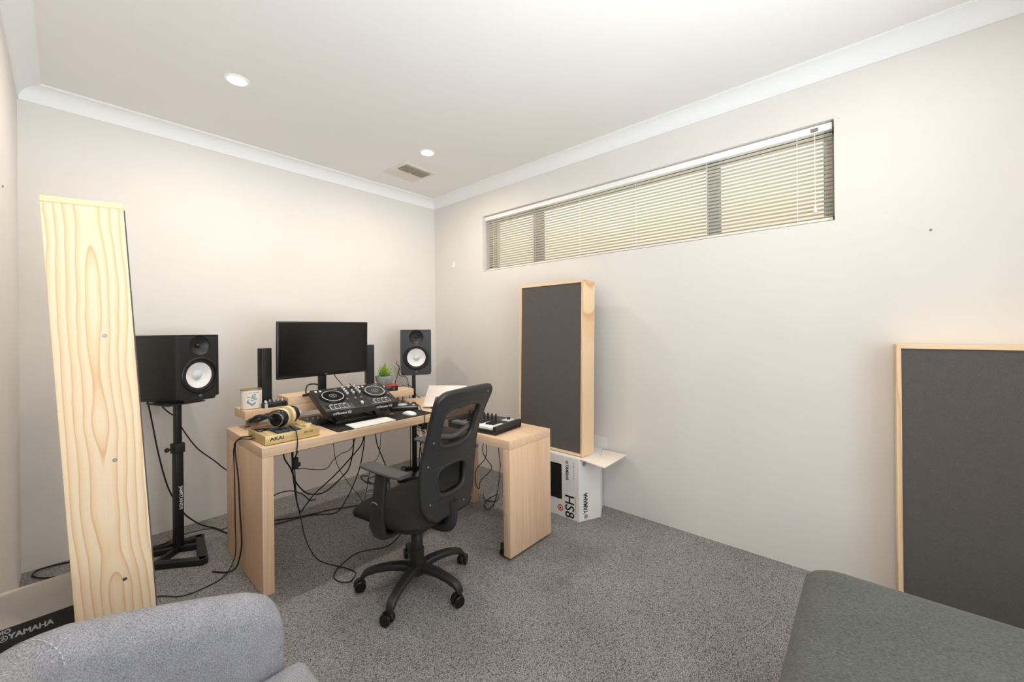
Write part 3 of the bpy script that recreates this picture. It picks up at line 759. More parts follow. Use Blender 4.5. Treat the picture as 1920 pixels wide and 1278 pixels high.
# ------------------------------------------------------------------ laptop propped on a stand
lean = R(50)
lm = Matrix.Translation((-.918, -1.035, .7605)) @ Matrix.Rotation(R(-53.7), 4, 'Z') @ Matrix.Rotation(-lean, 4, 'X')
t = thing('laptop', 'closed silver laptop propped at a slant on the right end of the desk', 'laptop', (0, 0, 0), mw=lm)
MB().box(0, .304, 0, .008, 0, .212, .003).build('lid', M['silver'], t)
MB().box(0, .304, .0085, .0155, 0, .212, .003).build('base', M['silver_dk'], t)
def apple():
    o = []
    for k in range(40):
        a = 2 * PI * k / 40; r_ = .0108 * (1 - .10 * max(0, math.sin(a)) ** 6 - .06 * max(0, -math.sin(a)) ** 8)
        x, y = r_ * math.cos(a) * .95, r_ * math.sin(a)
        bx, by = .0135, .0015; dd = math.hypot(x - bx, y - by)
        if dd < .0052: x, y = bx + (x - bx) / dd * .0052, by + (y - by) / dd * .0052
        o.append((x, y))
    return o
g = MB().addmesh(plate(apple(), [], .0006)); g.addmesh(plate([(.0004, .0115), (.003, .0128), (.0048, .0168), (.0018, .0152)], [], .0006))
g.build('lid_emblem', M['print_black'], t, fn=lambda c: (.152 + c.x * 1.25, -.0006 - c.z, .106 + c.y * 1.25))
t = thing('stand_easel', 'black wire laptop easel behind the slanted silver laptop', 'stand', (0, 0, 0), mw=lm)
li = lm.inverted()
for x in (.07, .235):
    top = lm @ Vector((x, .022, .13)); bot = lm @ Vector((x, .022, .0)); back = Vector((top.x + .02, top.y + .012, DT + .005))
    p = MB().tube([Vector((bot.x, bot.y, DT + .006)), bot, top, back, Vector((bot.x, bot.y, DT + .006))], .004, 8)
    lipa = lm @ Vector((x, -.006, -.007)); p.tube([Vector((bot.x, bot.y, DT + .006)), lm @ Vector((x, .02, -.006)), lipa], .004, 8)
    p.build('wire_frame', M['steel_black'], t, fn=lambda c: li @ Vector(c))

# ------------------------------------------------------------------ MIDI keyboard on the side table
t = thing('midi_keyboard', 'compact black piano keyboard controller with tall knobs on the side table', 'keyboard', (-1.012, -1.452, .69), R(-84))
kw, kd, kh = .395, .272, .052
for x in (.03, kw - .03):
    for y in (.03, kd - .03): MB().lathe([(.009, 0), (.009, .004)], 12, Matrix.Translation((x, y, 0))).build('rubber_foot', M['black_soft'], t)
MB().box(0, kw, .0, kd, .003, .030, .003).build('body', M['ctrl'], t)
for a, b_ in ((0, .022), (kw - .022, kw)): MB().box(a, b_, -.002, kd, .003, kh, .003).build('end_cheek', M['ctrl'], t)
MB().box(.022, kw - .022, .132, kd - .002, .028, kh - .003, .002).build('top_panel', M['ctrl'], t)
wk = None; nw = 15; kx = (kw - .048) / nw
for k in range(nw):
    if wk is None: wk = MB().box(.0008, kx - .0008, 0.004, .130, .030, .045, .0012).build('white_key', M['white_plastic'], t); o = wk
    else: o = clone(wk, t)
    o.location = (.024 + k * kx, 0, 0)
bk = None
for k in range(nw - 1):
    if k % 7 in (2, 6): continue
    if bk is None: bk = MB().box(-.0058, .0058, .052, .130, .045, .055, .0015).build('black_key', M['ctrl_dark'], t); o = bk
    else: o = clone(bk, t)
    o.location = (.024 + (k + 1) * kx, 0, 0)
kb = None
for k in range(8):
    if kb is None: kb = MB().lathe([(.0085, kh - .003), (.0080, kh + .008), (.0062, kh + .010), (.0062, kh + .036), (.0045, kh + .039), (0, kh + .039)], 16).build('tall_knob', M['black_soft'], t); o = kb
    else: o = clone(kb, t)
    o.location = (.045 + k * .0325, .158, 0)
for x in (.318, .350):
    MB().box(x - .014, x + .014, .175, .250, kh - .003, kh + .0005, .0005).build('display', M['cap'], t)
MB().lathe([(.011, kh - .003), (.011, kh + .014), (0, kh + .014)], 18, Matrix.Translation((.333, .215, 0))).build('encoder', M['black_soft'], t)
for k in range(6): MB().box(.05 + k * .03, .072 + k * .03, .205, .225, kh - .003, kh + .001, .001).build('pad', M['pad_grey'], t)

# ------------------------------------------------------------------ acoustic panels
def panel(label, mw_, w, d, hh, side, screws=False):
    t = thing('acoustic_panel', label, 'acoustic panel', (0, 0, 0), 0, 'pine framed acoustic panels', mw_)
    th = .018
    for nm, a in (('side_board', (0, th, 0, d, 0, hh)), ('side_board', (w - th, w, 0, d, 0, hh)), ('top_board', (th, w - th, 0, d, hh - th, hh)), ('bottom_board', (th, w - th, 0, d, 0, th))):
        MB().box(*a, .001, 1).build(nm, M[side if nm == 'side_board' else 'pine_x'], t)
    MB().box(th, w - th, .006, d - .01, th, hh - th).build('cloth_front', M['panel_cloth'], t, smooth=False)
    return t
panel('charcoal acoustic panel in pine frame standing on the white carton', Matrix.Translation((-.282, -1.427, .4348)) @ Matrix.Rotation(R(-91.5), 4, 'Z') @ Matrix.Rotation(R(-1.6), 4, 'X'), .60, .148, 1.24, 'pine_plain')
panel('charcoal acoustic panel on the floor behind the dark ottoman', Matrix.Translation((-.165, -3.608, .0)) @ Matrix.Rotation(R(-90), 4, 'Z') @ Matrix.Rotation(R(-.6), 4, 'X'), .60, .148, 1.243, 'pine_plain')
# left one: seen from its side board
lx, ly, yaw = R(2.84), R(2.31), R(-5)
upv = Vector((-math.sin(lx), math.sin(ly), 0)); upv.z = math.sqrt(1 - upv.length_squared)
av = Vector((math.cos(yaw), math.sin(yaw), 0)); av = (av - upv * av.dot(upv)).normalized()
dv = upv.cross(av)
P1 = Matrix(((av.x, dv.x, upv.x, -2.670), (av.y, dv.y, upv.y, -1.867), (av.z, dv.z, upv.z, .4755), (0, 0, 0, 1)))
t = thing('acoustic_panel', 'tall acoustic panel seen edge on as a broad pine board beside the armchair', 'acoustic panel', (0, 0, 0), 0, 'pine framed acoustic panels', P1)
d1, w1, h1, th = .166, .60, 1.24, .018
MB().box(0, d1, 0, th, 0, h1 - th, .001, 1).build('side_board', M['pine'], t)
MB().box(0, d1, w1 - th, w1, 0, h1 - th, .001, 1).build('side_board', M['pine'], t)
MB().box(0, d1, 0, w1, h1 - th + .0004, h1, .001, 1).build('top_board', M['pine_x'], t)
MB().box(0, d1, th, w1 - th, 0, th, .001, 1).build('bottom_board', M['pine'], t)
MB().box(.01, d1 + .003, .004, w1 - .004, .004, h1 - .02).build('cloth_front', M['panel_cloth'], t, smooth=False)
for z in (.843, .476, .123):
    MB().lathe([(0, .0012), (.0045, .0012), (.0055, 0)], 14, Matrix.Translation((.104, 0, z)) @ Matrix.Rotation(R(90), 4, 'X')).build('screw_head', M['steel'], t)

# ------------------------------------------------------------------ cartons
def mark(mb, mx, r):
    mb.lathe([(r, 0), (r, .0006), (r * .80, .0006), (r * .80, 0)], 28, mx, cap=False)
    mb.lathe([(r * .42, 0), (r * .42, .0006), (r * .28, .0006), (r * .28, 0)], 20, mx, cap=False)
    for k in range(3): mb.box(-r * .06, r * .06, 0, r * .85, 0, .0006, mx=mx @ Matrix.Rotation(2 * PI * k / 3, 4, 'Z'))
bx0, bzt = -.345, .430
t = thing('carton', 'white printed speaker carton under the middle acoustic panel', 'carton', (0, 0, 0))
foot_ = [(-.345, -1.55), (-.345, -2.025), (-.180, -2.100), (-.012, -2.022), (-.012, -1.55)]
MB().ring_sweep([[(x, y, z) for x, y in foot_] for z in (.001, bzt)]).build('carton_body', M['box_white'], t, smooth=False)
MB().addmesh(plate([(-.335, -2.030), (-.180, -2.102), (-.03, -2.035), (-.038, -2.232), (-.375, -2.240)], [], .004), Matrix.Translation((0, 0, bzt - .0035))).build('open_flap', M['box_card'], t, smooth=False)
MB().box(-.010, -.006, -2.06, -1.62, bzt - .002, bzt + .09, .0005).build('rear_flap', M['box_white'], t, smooth=False)
fx = bx0 - .0006
FB = lambda y, z: basis((fx, y, z), (0, 0, -1), (0, -1, 0))       # text runs downwards on the -x face; its top points to -y
text('HS8', .105, M['print_black'], t, FB(-1.945, .168), weight=.012, stretch=.92)
text('YAMAHA', .034, M['print_black'], t, FB(-1.930, .375), weight=.03, stretch=.78)
g = MB(); mark(g, FB(-1.930, .392), .011); g.build('maker_mark', M['print_black'], t)
text('POWERED STUDIO MONITOR', .009, M['print_grey'], t, FB(-1.985, .40))
text('POWERED STUDIO MONITOR', .009, M['print_grey'], t, FB(-1.998, .165))
MB().addmesh(plate(rrect(-.125, .125, -.13, .13, .008), [], .0006), basis((fx, -1.755, .245), (0, 0, -1), (0, -1, 0))).build('speaker_picture', M['print_black'], t, smooth=False)
g = MB().addmesh(plate(circle(0, 0, .023), [circle(0, 0, .016)], .0006), basis((fx, -1.872, .058), (0, 0, -1), (0, -1, 0))); g.addmesh(plate([(-.006, -.010), (.009, -.010), (.009, .003), (-.006, .008)], [], .0006), basis((fx, -1.872, .058), (0, 0, -1), (0, -1, 0))); g.build('red_badge', M['print_red'], t, smooth=False)
e0, e1 = Vector((-.345, -2.025, 0)), Vector((-.180, -2.100, 0)); ed = (e1 - e0).normalized(); en = Vector((ed.y, -ed.x, 0))
if en.y > 0: en = -en
EB = lambda s, z: basis((e0.x + ed.x * s + en.x * .0006, e0.y + ed.y * s + en.y * .0006, z), (0, 0, -1), ed)
EU = lambda s, z: basis((e0.x + ed.x * s + en.x * .0006, e0.y + ed.y * s + en.y * .0006, z), (0, 0, 1), -ed)
text('YAMAHA', .046, M['print_black'], t, EU(.055, .052), weight=.03, stretch=.74)
for q, r_ in ((EB(.055, .030), .014), (EB(.045, .395), .015)):
    g = MB(); mark(g, q, r_); g.build('maker_mark', M['print_black'], t)

ZB = .455
t = thing('carton', 'long cream topped carton with dark printed front behind the armchair', 'carton', (0, 0, 0))
MB().box(XL + .012, -2.535, -1.592, -1.322, .001, ZB, .001, 1).build('carton_top', M['box_card'], t)
MB().box(XL + .011, -2.534, -1.5932, -1.5918, .001, ZB - .002).build('printed_front', M['box_dark'], t, smooth=False)
fb = lambda x, z: basis((x, -1.5936, z), (1, 0, 0), (0, 0, 1))
text('YAMAHA', .0215, M['print_white'], t, fb(-2.804, .4255), weight=.035, stretch=1.0)
g = MB(); mark(g, fb(-2.8135, .4255), .0088); g.build('maker_mark', M['print_white'], t)
text('STUDIO', .0165, M['print_white'], t, fb(-2.799, .4438), weight=.035, align='RIGHT', stretch=1.0)

# ------------------------------------------------------------------ office chair
CX, CY, CR = -1.475, -1.757, R(10)
t = thing('office_chair', 'black mesh back office chair on five casters at the desk', 'office chair', (CX, CY, 0), CR)
def seat_mesh():
    b = MB(); rings = []
    n = 28
    for zz, ins, drop in ((.405, .03, 0), (.415, .006, 0), (.435, 0, 0), (.452, .008, 0), (.464, .03, 0), (.468, .07, 0), (.467, .15, 0)):
        pts = rrect(-.245 + ins, .245 - ins, -.225 + ins, .265 - ins, max(.02, .11 - ins * .4), n // 4)
        rr = []
        for x, y in pts:
            fall = max(0, (y - .14) / .14) ** 2 * .045
            rr.append((x, y, zz - fall + .006 * math.cos(x * 9) * (1 if zz > .45 else 0)))
        rings.append(rr)
    b.ring_sweep(rings); return b
seat_mesh().build('seat', M['seat_cloth'], t, ang=50)
b = MB(); rings = []
for zz, ins in ((.405, .03), (.385, .045), (.375, .09)):
    rings.append([(x, y, zz - max(0, (y - .14) / .14) ** 2 * .04) for x, y in rrect(-.245 + ins, .245 - ins, -.225 + ins, .265 - ins, .09, 7)])
b.ring_sweep(rings).build('seat_shell', M['chair_black'], t, ang=40)
MB().box(-.09, .09, -.12, .10, .335, .380, .012, 3).build('tilt_mechanism', M['chair_black'], t)
MB().tube([(.08, .02, .355), (.20, .03, .352), (.23, .03, .350)], [.005, .005, .009], 8).build('height_lever', M['chair_black'], t)
MB().lathe([(.026, .30), (.026, .345)], 24).lathe([(.034, .11), (.036, .20), (.030, .205), (.029, .27), (.026, .275), (.026, .31)], 24).build('gas_lift', M['chair_black'], t, ang=30)
hubm = MB().lathe([(.02, .07), (.045, .075), (.052, .10), (.050, .125), (.036, .132)], 28); hubm.build('base_hub', M['chair_black'], t)
for k in range(5):
    a = R(137 - 10 + 72 * k)
    rings = []
    for s_, z, hw, hh in ((.03, .103, .027, .022), (.08, .112, .026, .020), (.14, .113, .024, .018), (.20, .106, .022, .017), (.245, .094, .021, .017), (.270, .080, .021, .018), (.284, .064, .018, .012)):
        rings.append([(s_ + (0.0 if s_ < .26 else 0) , hw * math.copysign(abs(math.cos(q)) ** .6, math.cos(q)), z + hh * math.copysign(abs(math.sin(q)) ** .6, math.sin(q))) for q in [2 * PI * j / 16 for j in range(16)]])
    b = MB(); b.ring_sweep(rings)
    b.build('base_leg', M['chair_black'], t, ang=50, fn=lambda c: (c.x * math.cos(a) - c.y * math.sin(a), c.x * math.sin(a) + c.y * math.cos(a), c.z))
    ca = (random.uniform(0, 2 * PI), R(100), R(160), R(20), R(60))[k]
    px, py = .278 * math.cos(a), .278 * math.sin(a)
    mx = Matrix.Translation((px, py, 0)) @ Matrix.Rotation(ca, 4, 'Z')
    c = MB(); hood = []
    for q in range(9):
        th_ = PI * q / 8
        hood.append((.012 + .030 * math.cos(th_), .030 + .030 * math.sin(th_)))
    c.ring_sweep([[(x, y, z) for x, z in hood] + [(.012 - .022 * math.cos(PI * q / 8), y, .030 + .0265 * math.sin(PI * q / 8)) for q in range(9)] for y in (-.006, .006)])
    c.cyl((0, 0, .045), (0, 0, .075), .009)
    co = c.build('caster', M['chair_black'], t, ang=40); co.matrix_local = mx
    for sy in (-1, 1):
        wq = MB().lathe([(0, -.009), (.022, -.009), (.0275, -.006), (.0275, .006), (.024, .009), (.010, .0085), (0, .011)], 24, Matrix.Translation((.012, sy * .0165, .0275)) @ Matrix.Rotation(R(-90 * sy), 4, 'X'))
        wq.build('wheel', M['ctrl_dark'], co, ang=40)
# armrests
for sx in (-1, 1):
    ar = MB(); fwd = .0 if sx < 0 else .11
    path = [(.10, -.02, .368), (.20, -.01, .362), (.245, -.01, .375), (.262, -.012, .42), (.262, -.02, .52), (.258, -.03, .60), (.254, -.035, .662)]
    wid = [.030, .036, .040, .045, .038, .036, .034]; thk = [.012, .013, .016, .017, .015, .014, .014]
    rings = []
    for i, (p, w_, h_) in enumerate(zip(path, wid, thk)):
        a = Vector(path[max(0, i - 1)]); c = Vector(path[min(len(path) - 1, i + 1)]); tg = (c - a).normalized(); nn = Vector((tg.z, 0, -tg.x)).normalized()
        rings.append([Vector(p) + Vector((0, 1, 0)) * w_ * math.copysign(abs(math.cos(q)) ** .5, math.cos(q)) + nn * h_ * math.copysign(abs(math.sin(q)) ** .5, math.sin(q)) for q in [2 * PI * j / 16 for j in range(16)]])
    ar.ring_sweep(rings)
    arm = ar.build('armrest', M['chair_black'], t, ang=45, fn=lambda c: (sx * c.x, c.y + fwd * min(1, max(0, (c.z - .40) / .25)), c.z))
    pp = MB(); rings = []
    for q in range(11):
        s_ = q / 10; y = fwd - .175 + .285 * s_; hw = .041 * (1 - .35 * max(0, s_ - .75) * 4 * (s_ - .75)) * (.85 if q in (0, 10) else 1)
        zc = .676 + .010 * (s_ - .3) ** 2 * 2 - .004 * (q == 10)
        rings.append([(sx * (.242 - .010 * s_) + hw * math.copysign(abs(math.cos(u)) ** .5, math.cos(u)), y, zc + (.0085) * math.copysign(abs(math.sin(u)) ** .6, math.sin(u))) for u in [2 * PI * j / 16 for j in range(16)]])
    pp.ring_sweep(rings).build('arm_pad', M['chair_pad'], arm, ang=50)
    MB().tube([(sx * .279, fwd * .5 - .035, .535), (sx * .281, fwd * .5 - .02, .543), (sx * .281, fwd * .5 - .003, .540), (sx * .279, fwd * .5 + .005, .532)], .0025, 6).build('height_button', M['btn_grey'], arm)
# back
def hw_at(z):
    tb = [(.44, .10), (.47, .150), (.52, .176), (.60, .186), (.70, .187), (.78, .181), (.86, .180), (.94, .190), (1.00, .197), (1.05, .199)]
    for (z0, a), (z1, b_) in zip(tb, tb[1:]):
        if z <= z1:
            s_ = (z - z0) / (z1 - z0); return a + (b_ - a) * s_
    return tb[-1][1]
def yb(z):
    tb = [(.42, -.226), (.50, -.222), (.62, -.224), (.74, -.238), (.84, -.264), (.94, -.300), (1.06, -.352)]
    for (z0, a), (z1, b_) in zip(tb, tb[1:]):
        if z <= z1: return a + (b_ - a) * (z - z0) / (z1 - z0)
    return tb[-1][1]
ztop, zbot = 1.045, .445
right = [(hw_at(z), z) for z in [zbot + (1.012 - zbot) * k / 26 for k in range(27)]]
topc = [(hw_at(1.03) - .05 + .05 * math.cos(R(q)), 1.000 + .045 * math.sin(R(q))) for q in range(20, 91, 10)]
half = right + topc
crown = [(hw_at(1.03) * .78 * (1 - k / 8), ztop + .004 * math.sin(PI * k / 16)) for k in range(1, 8)]
outline = half + crown + [(0, ztop + .004)] + [(-x, z) for x, z in reversed(crown)] + [(-x, z) for x, z in reversed(half)]
def hole(z0, z1, f, r=.04, n=16):
    o = []
    zs = [z0 + (z1 - z0) * .5 * (1 - math.cos(PI * k / n)) for k in range(n + 1)]
    sup = lambda z: (1 - abs((2 * z - z0 - z1) / (z1 - z0)) ** 5) ** .4
    pts = [((hw_at(z) - f) * sup(z), z) for z in zs]
    return pts[:-1] + [(-x, z) for x, z in reversed(pts)][:-1]
def bend(c, off=0.0):      # plate XY -> chair back: x stays, y is height, z is thickness
    x, z, d = c[0], c[1], c[2]
    wrap = (.55 if z < .8 else .55 - .9 * (z - .8)) * x * x
    return (x, yb(z) - d + wrap + off, z)
me = plate(outline, [hole(.775, .985, .052), hole(.535, .690, .080)], .026)
bmx = bmesh.new(); bmx.from_mesh(me); bpy.data.meshes.remove(me)
bmesh.ops.triangulate(bmx, faces=[f for f in bmx.faces if len(f.verts) > 4])
bmesh.ops.subdivide_edges(bmx, edges=[e for e in bmx.edges if e.calc_length() > .05], cuts=2, use_grid_fill=True)
MB().add(bmx).build('back_frame', M['chair_black'], t, ang=40, fn=bend)
# rolled rims
g = MB()
for lp in (outline, hole(.775, .985, .052), hole(.535, .690, .080)):
    pts = [bend((x, z, .013)) for x, z in lp]
    g.tube(pts, .0145, 8, closed=True)
g.build('frame_rim', M['chair_black'], t, ang=60)
b = bmesh.new(); nx, nz = 10, 16; vs = []
for j in range(nz + 1):
    z = .50 + .535 * j / nz; row = []
    for i in range(nx + 1):
        x = (2 * i / nx - 1) * (hw_at(z) - .015); q = bend((x, z, -.022)); row.append(b.verts.new(q))
    vs.append(row)
for j in range(nz):
    for i in range(nx): b.faces.new((vs[j][i], vs[j][i + 1], vs[j + 1][i + 1], vs[j + 1][i]))
MB().add(b).build('back_mesh', M['netting'], t, ang=60)
g = plate(hole(.55, .70, .060), [], .006)
MB().addmesh(g).build('lower_back_cover', M['seat_cloth'], t, fn=lambda c: bend((c.x, c.y, c.z - .016)))
MB().tube(smooth_path([bend((x, .815 + .02 * abs(x) / .1, -.008)) for x in (-.15, -.08, 0, .08, .15)], 3), .013, 8).build('lumbar_bar', M['chair_pad'], t)
kp = Vector(bend((.205, .715, .0)))
MB().lathe([(.010, -.02), (.012, 0), (.024, .002), (.025, .022), (.021, .027), (0, .028)], 24, Matrix.Translation(kp) @ Matrix.Rotation(R(90), 4, 'Y')).build('lumbar_knob', M['steel'], t)
MB().tube(smooth_path([(0, -.10, .36), (0, -.20, .365), (0, -.232, .40), (0, -.238, .50)]), [.03] * 19, 10).build('back_bracket', M['chair_black'], t)
for x, z in ((-.17, .71), (-.15, .53), (.08, .475), (.15, 1.02), (-.16, .82)):
    MB().lathe([(0, .002), (.004, .002), (.0045, 0)], 10, Matrix.Translation(bend((x, z, .0275))) @ Matrix.Rotation(R(90), 4, 'X')).build('screw_cap', M['btn_grey'], t)

# ------------------------------------------------------------------ grey armchair
t = thing('armchair', 'light grey woven tub armchair in the lower left corner', 'armchair', (-2.56, -2.66, 0))
def tub(path, tops, thick, name, mat):
    """upholstered wall with rounded top, swept along a plan path (world xy), floor clearance .12"""
    P = [Vector((x, y, 0)) for x, y in path]; rings = []
    for i, p in enumerate(P):
        a = P[max(0, i - 1)]; c = P[min(len(P) - 1, i + 1)]; tg = (c - a).normalized(); nn = Vector((-tg.y, tg.x, 0))
        zt = tops[i]; hw = thick[i] / 2; r_ = []
        prof = [(-hw, .13), (-hw, .3), (-hw * 1.02, zt - hw)] + [(-hw * math.cos(R(q)), zt - hw + hw * math.sin(R(q))) for q in range(20, 161, 20)] + [(hw * 1.02, zt - hw), (hw, .3), (hw, .13)]
        for o_, z in prof: r_.append(Vector((p.x, p.y, z)) + nn * o_ - Vector((-2.56, -2.66, 0)))
        rings.append(r_)
    return MB().ring_sweep(rings).build(name, M[mat], t, ang=60)
def arm_path(y_in, sgn):
    # from front tip to the corner; centre line is .06 outside the inner face
    yc = y_in + sgn * .06
    pts = [(-2.283, yc), (-2.288, yc), (-2.298, yc), (-2.318, yc), (-2.36, yc), (-2.44, yc), (-2.52, yc), (-2.60, yc), (-2.645, yc - sgn * .006)]
    tops = [.50, .538, .568, .596, .622, .650, .674, .697, .711]
    th_ = [.05, .085, .105, .118, .12, .12, .12, .12, .12]
    for k in range(1, 4):
        a = R(15 * k); pts.append((-2.645 - .13 * math.sin(a), yc - sgn * (.006 + .13 * (1 - math.cos(a))))); tops.append(.714 + .008 * k); th_.append(.12)
    return pts, tops, th_
p_, z_, h_ = arm_path(-2.32, 1); tub(p_, z_, h_, 'arm', 'sofa_grey')
p2, z2, h2 = arm_path(-3.0, -1); tub(p2, z2, h2, 'arm', 'sofa_grey')
ex, ey = p_[-1]; fx_, fy_ = p2[-1]
bp = [(ex + .0005, ey)]; bz = [z_[-1]]
for k in range(1, 4):
    a = R(45 + 15 * k); bp.append((-2.645 - .13 * math.sin(a), -2.26 - (.006 + .13 * (1 - math.cos(a))))); bz.append(.738 + .006 * k)
for k in range(1, 8):
    bp.append((-2.778, -2.40 - .52 * k / 8)); bz.append(.758 + .03 * math.sin(PI * k / 8))
for k in range(3, 0, -1):
    a = R(45 + 15 * k); bp.append((-2.645 - .13 * math.sin(a), -3.06 + (.006 + .13 * (1 - math.cos(a))))); bz.append(.738 + .006 * k)
bp.append((fx_, fy_)); bz.append(z2[-1])
tub(bp, bz, [.12] * len(bp), 'backrest', 'sofa_grey2')
MB().box(-.12, .315, -.335, .335, .28, .432, .035, 4).build('seat_cushion', M['sofa_grey'], t)
MB().box(-.14, .26, -.345, .345, .13, .285, .01).build('seat_frame', M['sofa_grey2'], t)
for x in (-.16, .22):
    for y in (-.36, .36): MB().lathe([(.014, 0), (.022, .14)], 14, Matrix.Translation((x, y, 0))).build('leg', M['leg_wood'], t)
# double row of stitches at the seam
seam = p_[-1]; nn = Vector((math.sin(R(45)), -math.cos(R(45)), 0))
for off in (-.006, .008):
    g = MB(); q0 = Vector((seam[0], seam[1], 0)) + Vector((-math.cos(R(45)), -math.sin(R(45)), 0)) * off
    inn = Vector((math.cos(R(-45)), math.sin(R(-45)), 0))
    for k in range(34):
        s_ = k * .0115
        def pt(s):
            zt = z_[-1]
            if s < .094: 
                a = s / .06; a = min(PI / 2, a); return Vector((0, 0, zt - .06)) + inn * .0605 * math.sin(a) + Vector((0, 0, .0605 * math.cos(a)))
            return inn * .0605 + Vector((0, 0, zt - .06 - (s - .094)))
        a_, b_ = pt(s_), pt(s_ + .007)
        g.tube([q0 + a_ - Vector((-2.56, -2.66, 0)), q0 + b_ - Vector((-2.56, -2.66, 0))], .0009, 5)
    g.build('stitching', M['stitch'], t)

# ------------------------------------------------------------------ dark ottoman
t = thing('ottoman', 'dark green grey plush ottoman in the lower right corner', 'ottoman', (-1.30, -3.86, 0))
def otto(z0, z1, hx, hy, r, dome):
    b = MB(); rings = []
    prof = [(z0, .02), (z0 + .015, .004), (z0 + .03, 0), (z1 - .07, 0), (z1 - .045, .004), (z1 - .022, .016), (z1 - .008, .036), (z1, .07), (z1 + dome * .35, .16), (z1 + dome * .75, .28), (z1 + dome, .40)]
    for z, ins in prof: rings.append([(x, y, z) for x, y in rrect(-hx + ins, hx - ins, -hy + ins, hy - ins, max(.03, r - ins * .5), 9)])
    return b.ring_sweep(rings)
b = otto(.06, .452, .50, .53, .09, .012)
b.build('cushion', M['velvet'], t, ang=60)
for x in (-.42, .42):
    for y in (-.45, .45): MB().lathe([(.02, 0), (.026, .075)], 14, Matrix.Translation((x, y, 0))).build('foot', M['leg_wood'], t)

# ------------------------------------------------------------------ cables
def cable(name, label, pts, r=.0032, mat='cord', cat='cable', per=6):
    return tag(MB().tube(smooth_path(pts, per), r, 7).build(name, M[mat], None, ang=80), label, cat, 'loose cables around the desk')
cable('headphone_cable', 'thin black headphone cable dropping over the desk edge and looping on the carpet',
      [(-1.868, -1.135, .812), (-1.866, -1.19, .803), (-1.868, -1.232, .799), (-1.870, -1.2555, .745), (-1.875, -1.256, .69), (-1.877, -1.235, .621), (-1.87, -1.22, .527), (-1.858, -1.21, .408), (-1.837, -1.2, .314), (-1.821, -1.2, .221), (-1.800, -1.2, .148), (-1.76, -1.2, .063), (-1.708, -1.185, .006), (-1.673, -1.27, .005), (-1.636, -1.373, .005), (-1.642, -1.425, .005), (-1.695, -1.461, .005), (-1.73, -1.414, .005), (-1.724, -1.344, .005), (-1.652, -1.278, .006), (-1.528, -1.233, .005), (-1.396, -1.297, .005), (-1.313, -1.281, .005), (-1.19, -1.199, .005)], .0028)
cable('power_cable', 'thick black cable hanging in a deep loop under the left of the desk',
      [(-1.79, -.80, .69), (-1.786, -.8, .554), (-1.747, -.8, .468), (-1.714, -.8, .367), (-1.653, -.8, .284), (-1.583, -.8, .255), (-1.517, -.8, .263), (-1.425, -.8, .319), (-1.368, -.8, .377), (-1.336, -.8, .519), (-1.33, -.79, .69)], .0045)
cable('power_cable', 'black cable sweeping from the plug knot up to the middle of the desk underside',
      [(-1.757, -.85, .69), (-1.755, -.85, .521), (-1.741, -.85, .338), (-1.714, -.85, .203), (-1.682, -.85, .225), (-1.623, -.85, .284), (-1.548, -.85, .331), (-1.484, -.85, .373), (-1.373, -.85, .463), (-1.294, -.85, .546), (-1.27, -.84, .69)], .0042)
cable('audio_cable', 'thin black cable with angular bends just below the desk underside',
      [(-1.715, -.75, .69), (-1.708, -.75, .466), (-1.649, -.75, .43), (-1.512, -.75, .39), (-1.457, -.75, .438), (-1.401, -.75, .469), (-1.323, -.75, .496), (-1.25, -.75, .69)], .0025)
cable('power_cable', 'long black cable running from the desk underside down to the carpet at left',
      [(-1.20, -.7, .69), (-1.203, -.7, .507), (-1.234, -.7, .34), (-1.284, -.7, .216), (-1.342, -.68, .098), (-1.39, -.62, .01), (-1.526, -.51, .006), (-1.735, -.46, .006), (-1.86, -.40, .006)], .004)
cable('audio_cable', 'very thin dark cable hanging straight towards the seat front', [(-1.41, -.65, .69), (-1.408, -.65, .496), (-1.386, -.65, .368), (-1.316, -.65, .232), (-1.227, -.65, .095), (-1.17, -.63, .006), (-1.10, -.58, .005)], .0022)
cable('power_cable', 'short thick black cable hanging behind the chair armrest', [(-1.09, -.65, .69), (-1.08, -.65, .488), (-1.049, -.65, .385), (-1.004, -.65, .269), (-.976, -.65, .177), (-.95, -.62, .008), (-.90, -.5, .006)], .0042)
cable('audio_cable', 'thin black cable slanting left behind the chair armrest', [(-1.0, -.6, .69), (-1.02, -.6, .369), (-1.076, -.6, .285), (-1.104, -.6, .242), (-1.14, -.57, .006), (-1.18, -.52, .005)], .0025)
cable('power_cable', 'black cable lying along the carpet near the back wall under the desk', [(-1.86, -.36, .006), (-1.716, -.40, .006), (-1.63, -.451, .006), (-1.487, -.505, .006), (-1.384, -.533, .006), (-1.217, -.619, .006), (-1.10, -.66, .006)], .0042)
cable('power_cable', 'black cable arching off the carpet by the back wall behind the left desk end', [(-1.80, -.25, .006), (-1.72, -.25, .09), (-1.668, -.25, .126), (-1.614, -.25, .133), (-1.54, -.25, .118), (-1.464, -.25, .061), (-1.425, -.25, .012), (-1.38, -.26, .006)], .0042)
cable('coiled_cable', 'loose coil of black cable on the carpet by the back wall', [(-.85, -.093, .006), (-.914, -.079, .007), (-.941, -.261, .008), (-.872, -.361, .010), (-.773, -.326, .012), (-.785, -.212, .014), (-.903, -.191, .016), (-.935, -.341, .018), (-.841, -.397, .020), (-.77, -.30, .022), (-.83, -.18, .024)], .0045)
t_ = cable('power_cable', 'black power cable hanging from the back of the left speaker', [(-2.335, -.085, 1.0), (-2.348, -.100, .93), (-2.342, -.17, .872), (-2.323, -.17, .74), (-2.299, -.17, .567), (-2.262, -.17, .371), (-2.226, -.17, .258), (-2.176, -.17, .147), (-2.107, -.17, .059), (-2.054, -.14, .008), (-2.016, -.222, .006), (-1.987, -.343, .006), (-1.94, -.42, .006)], .0045)
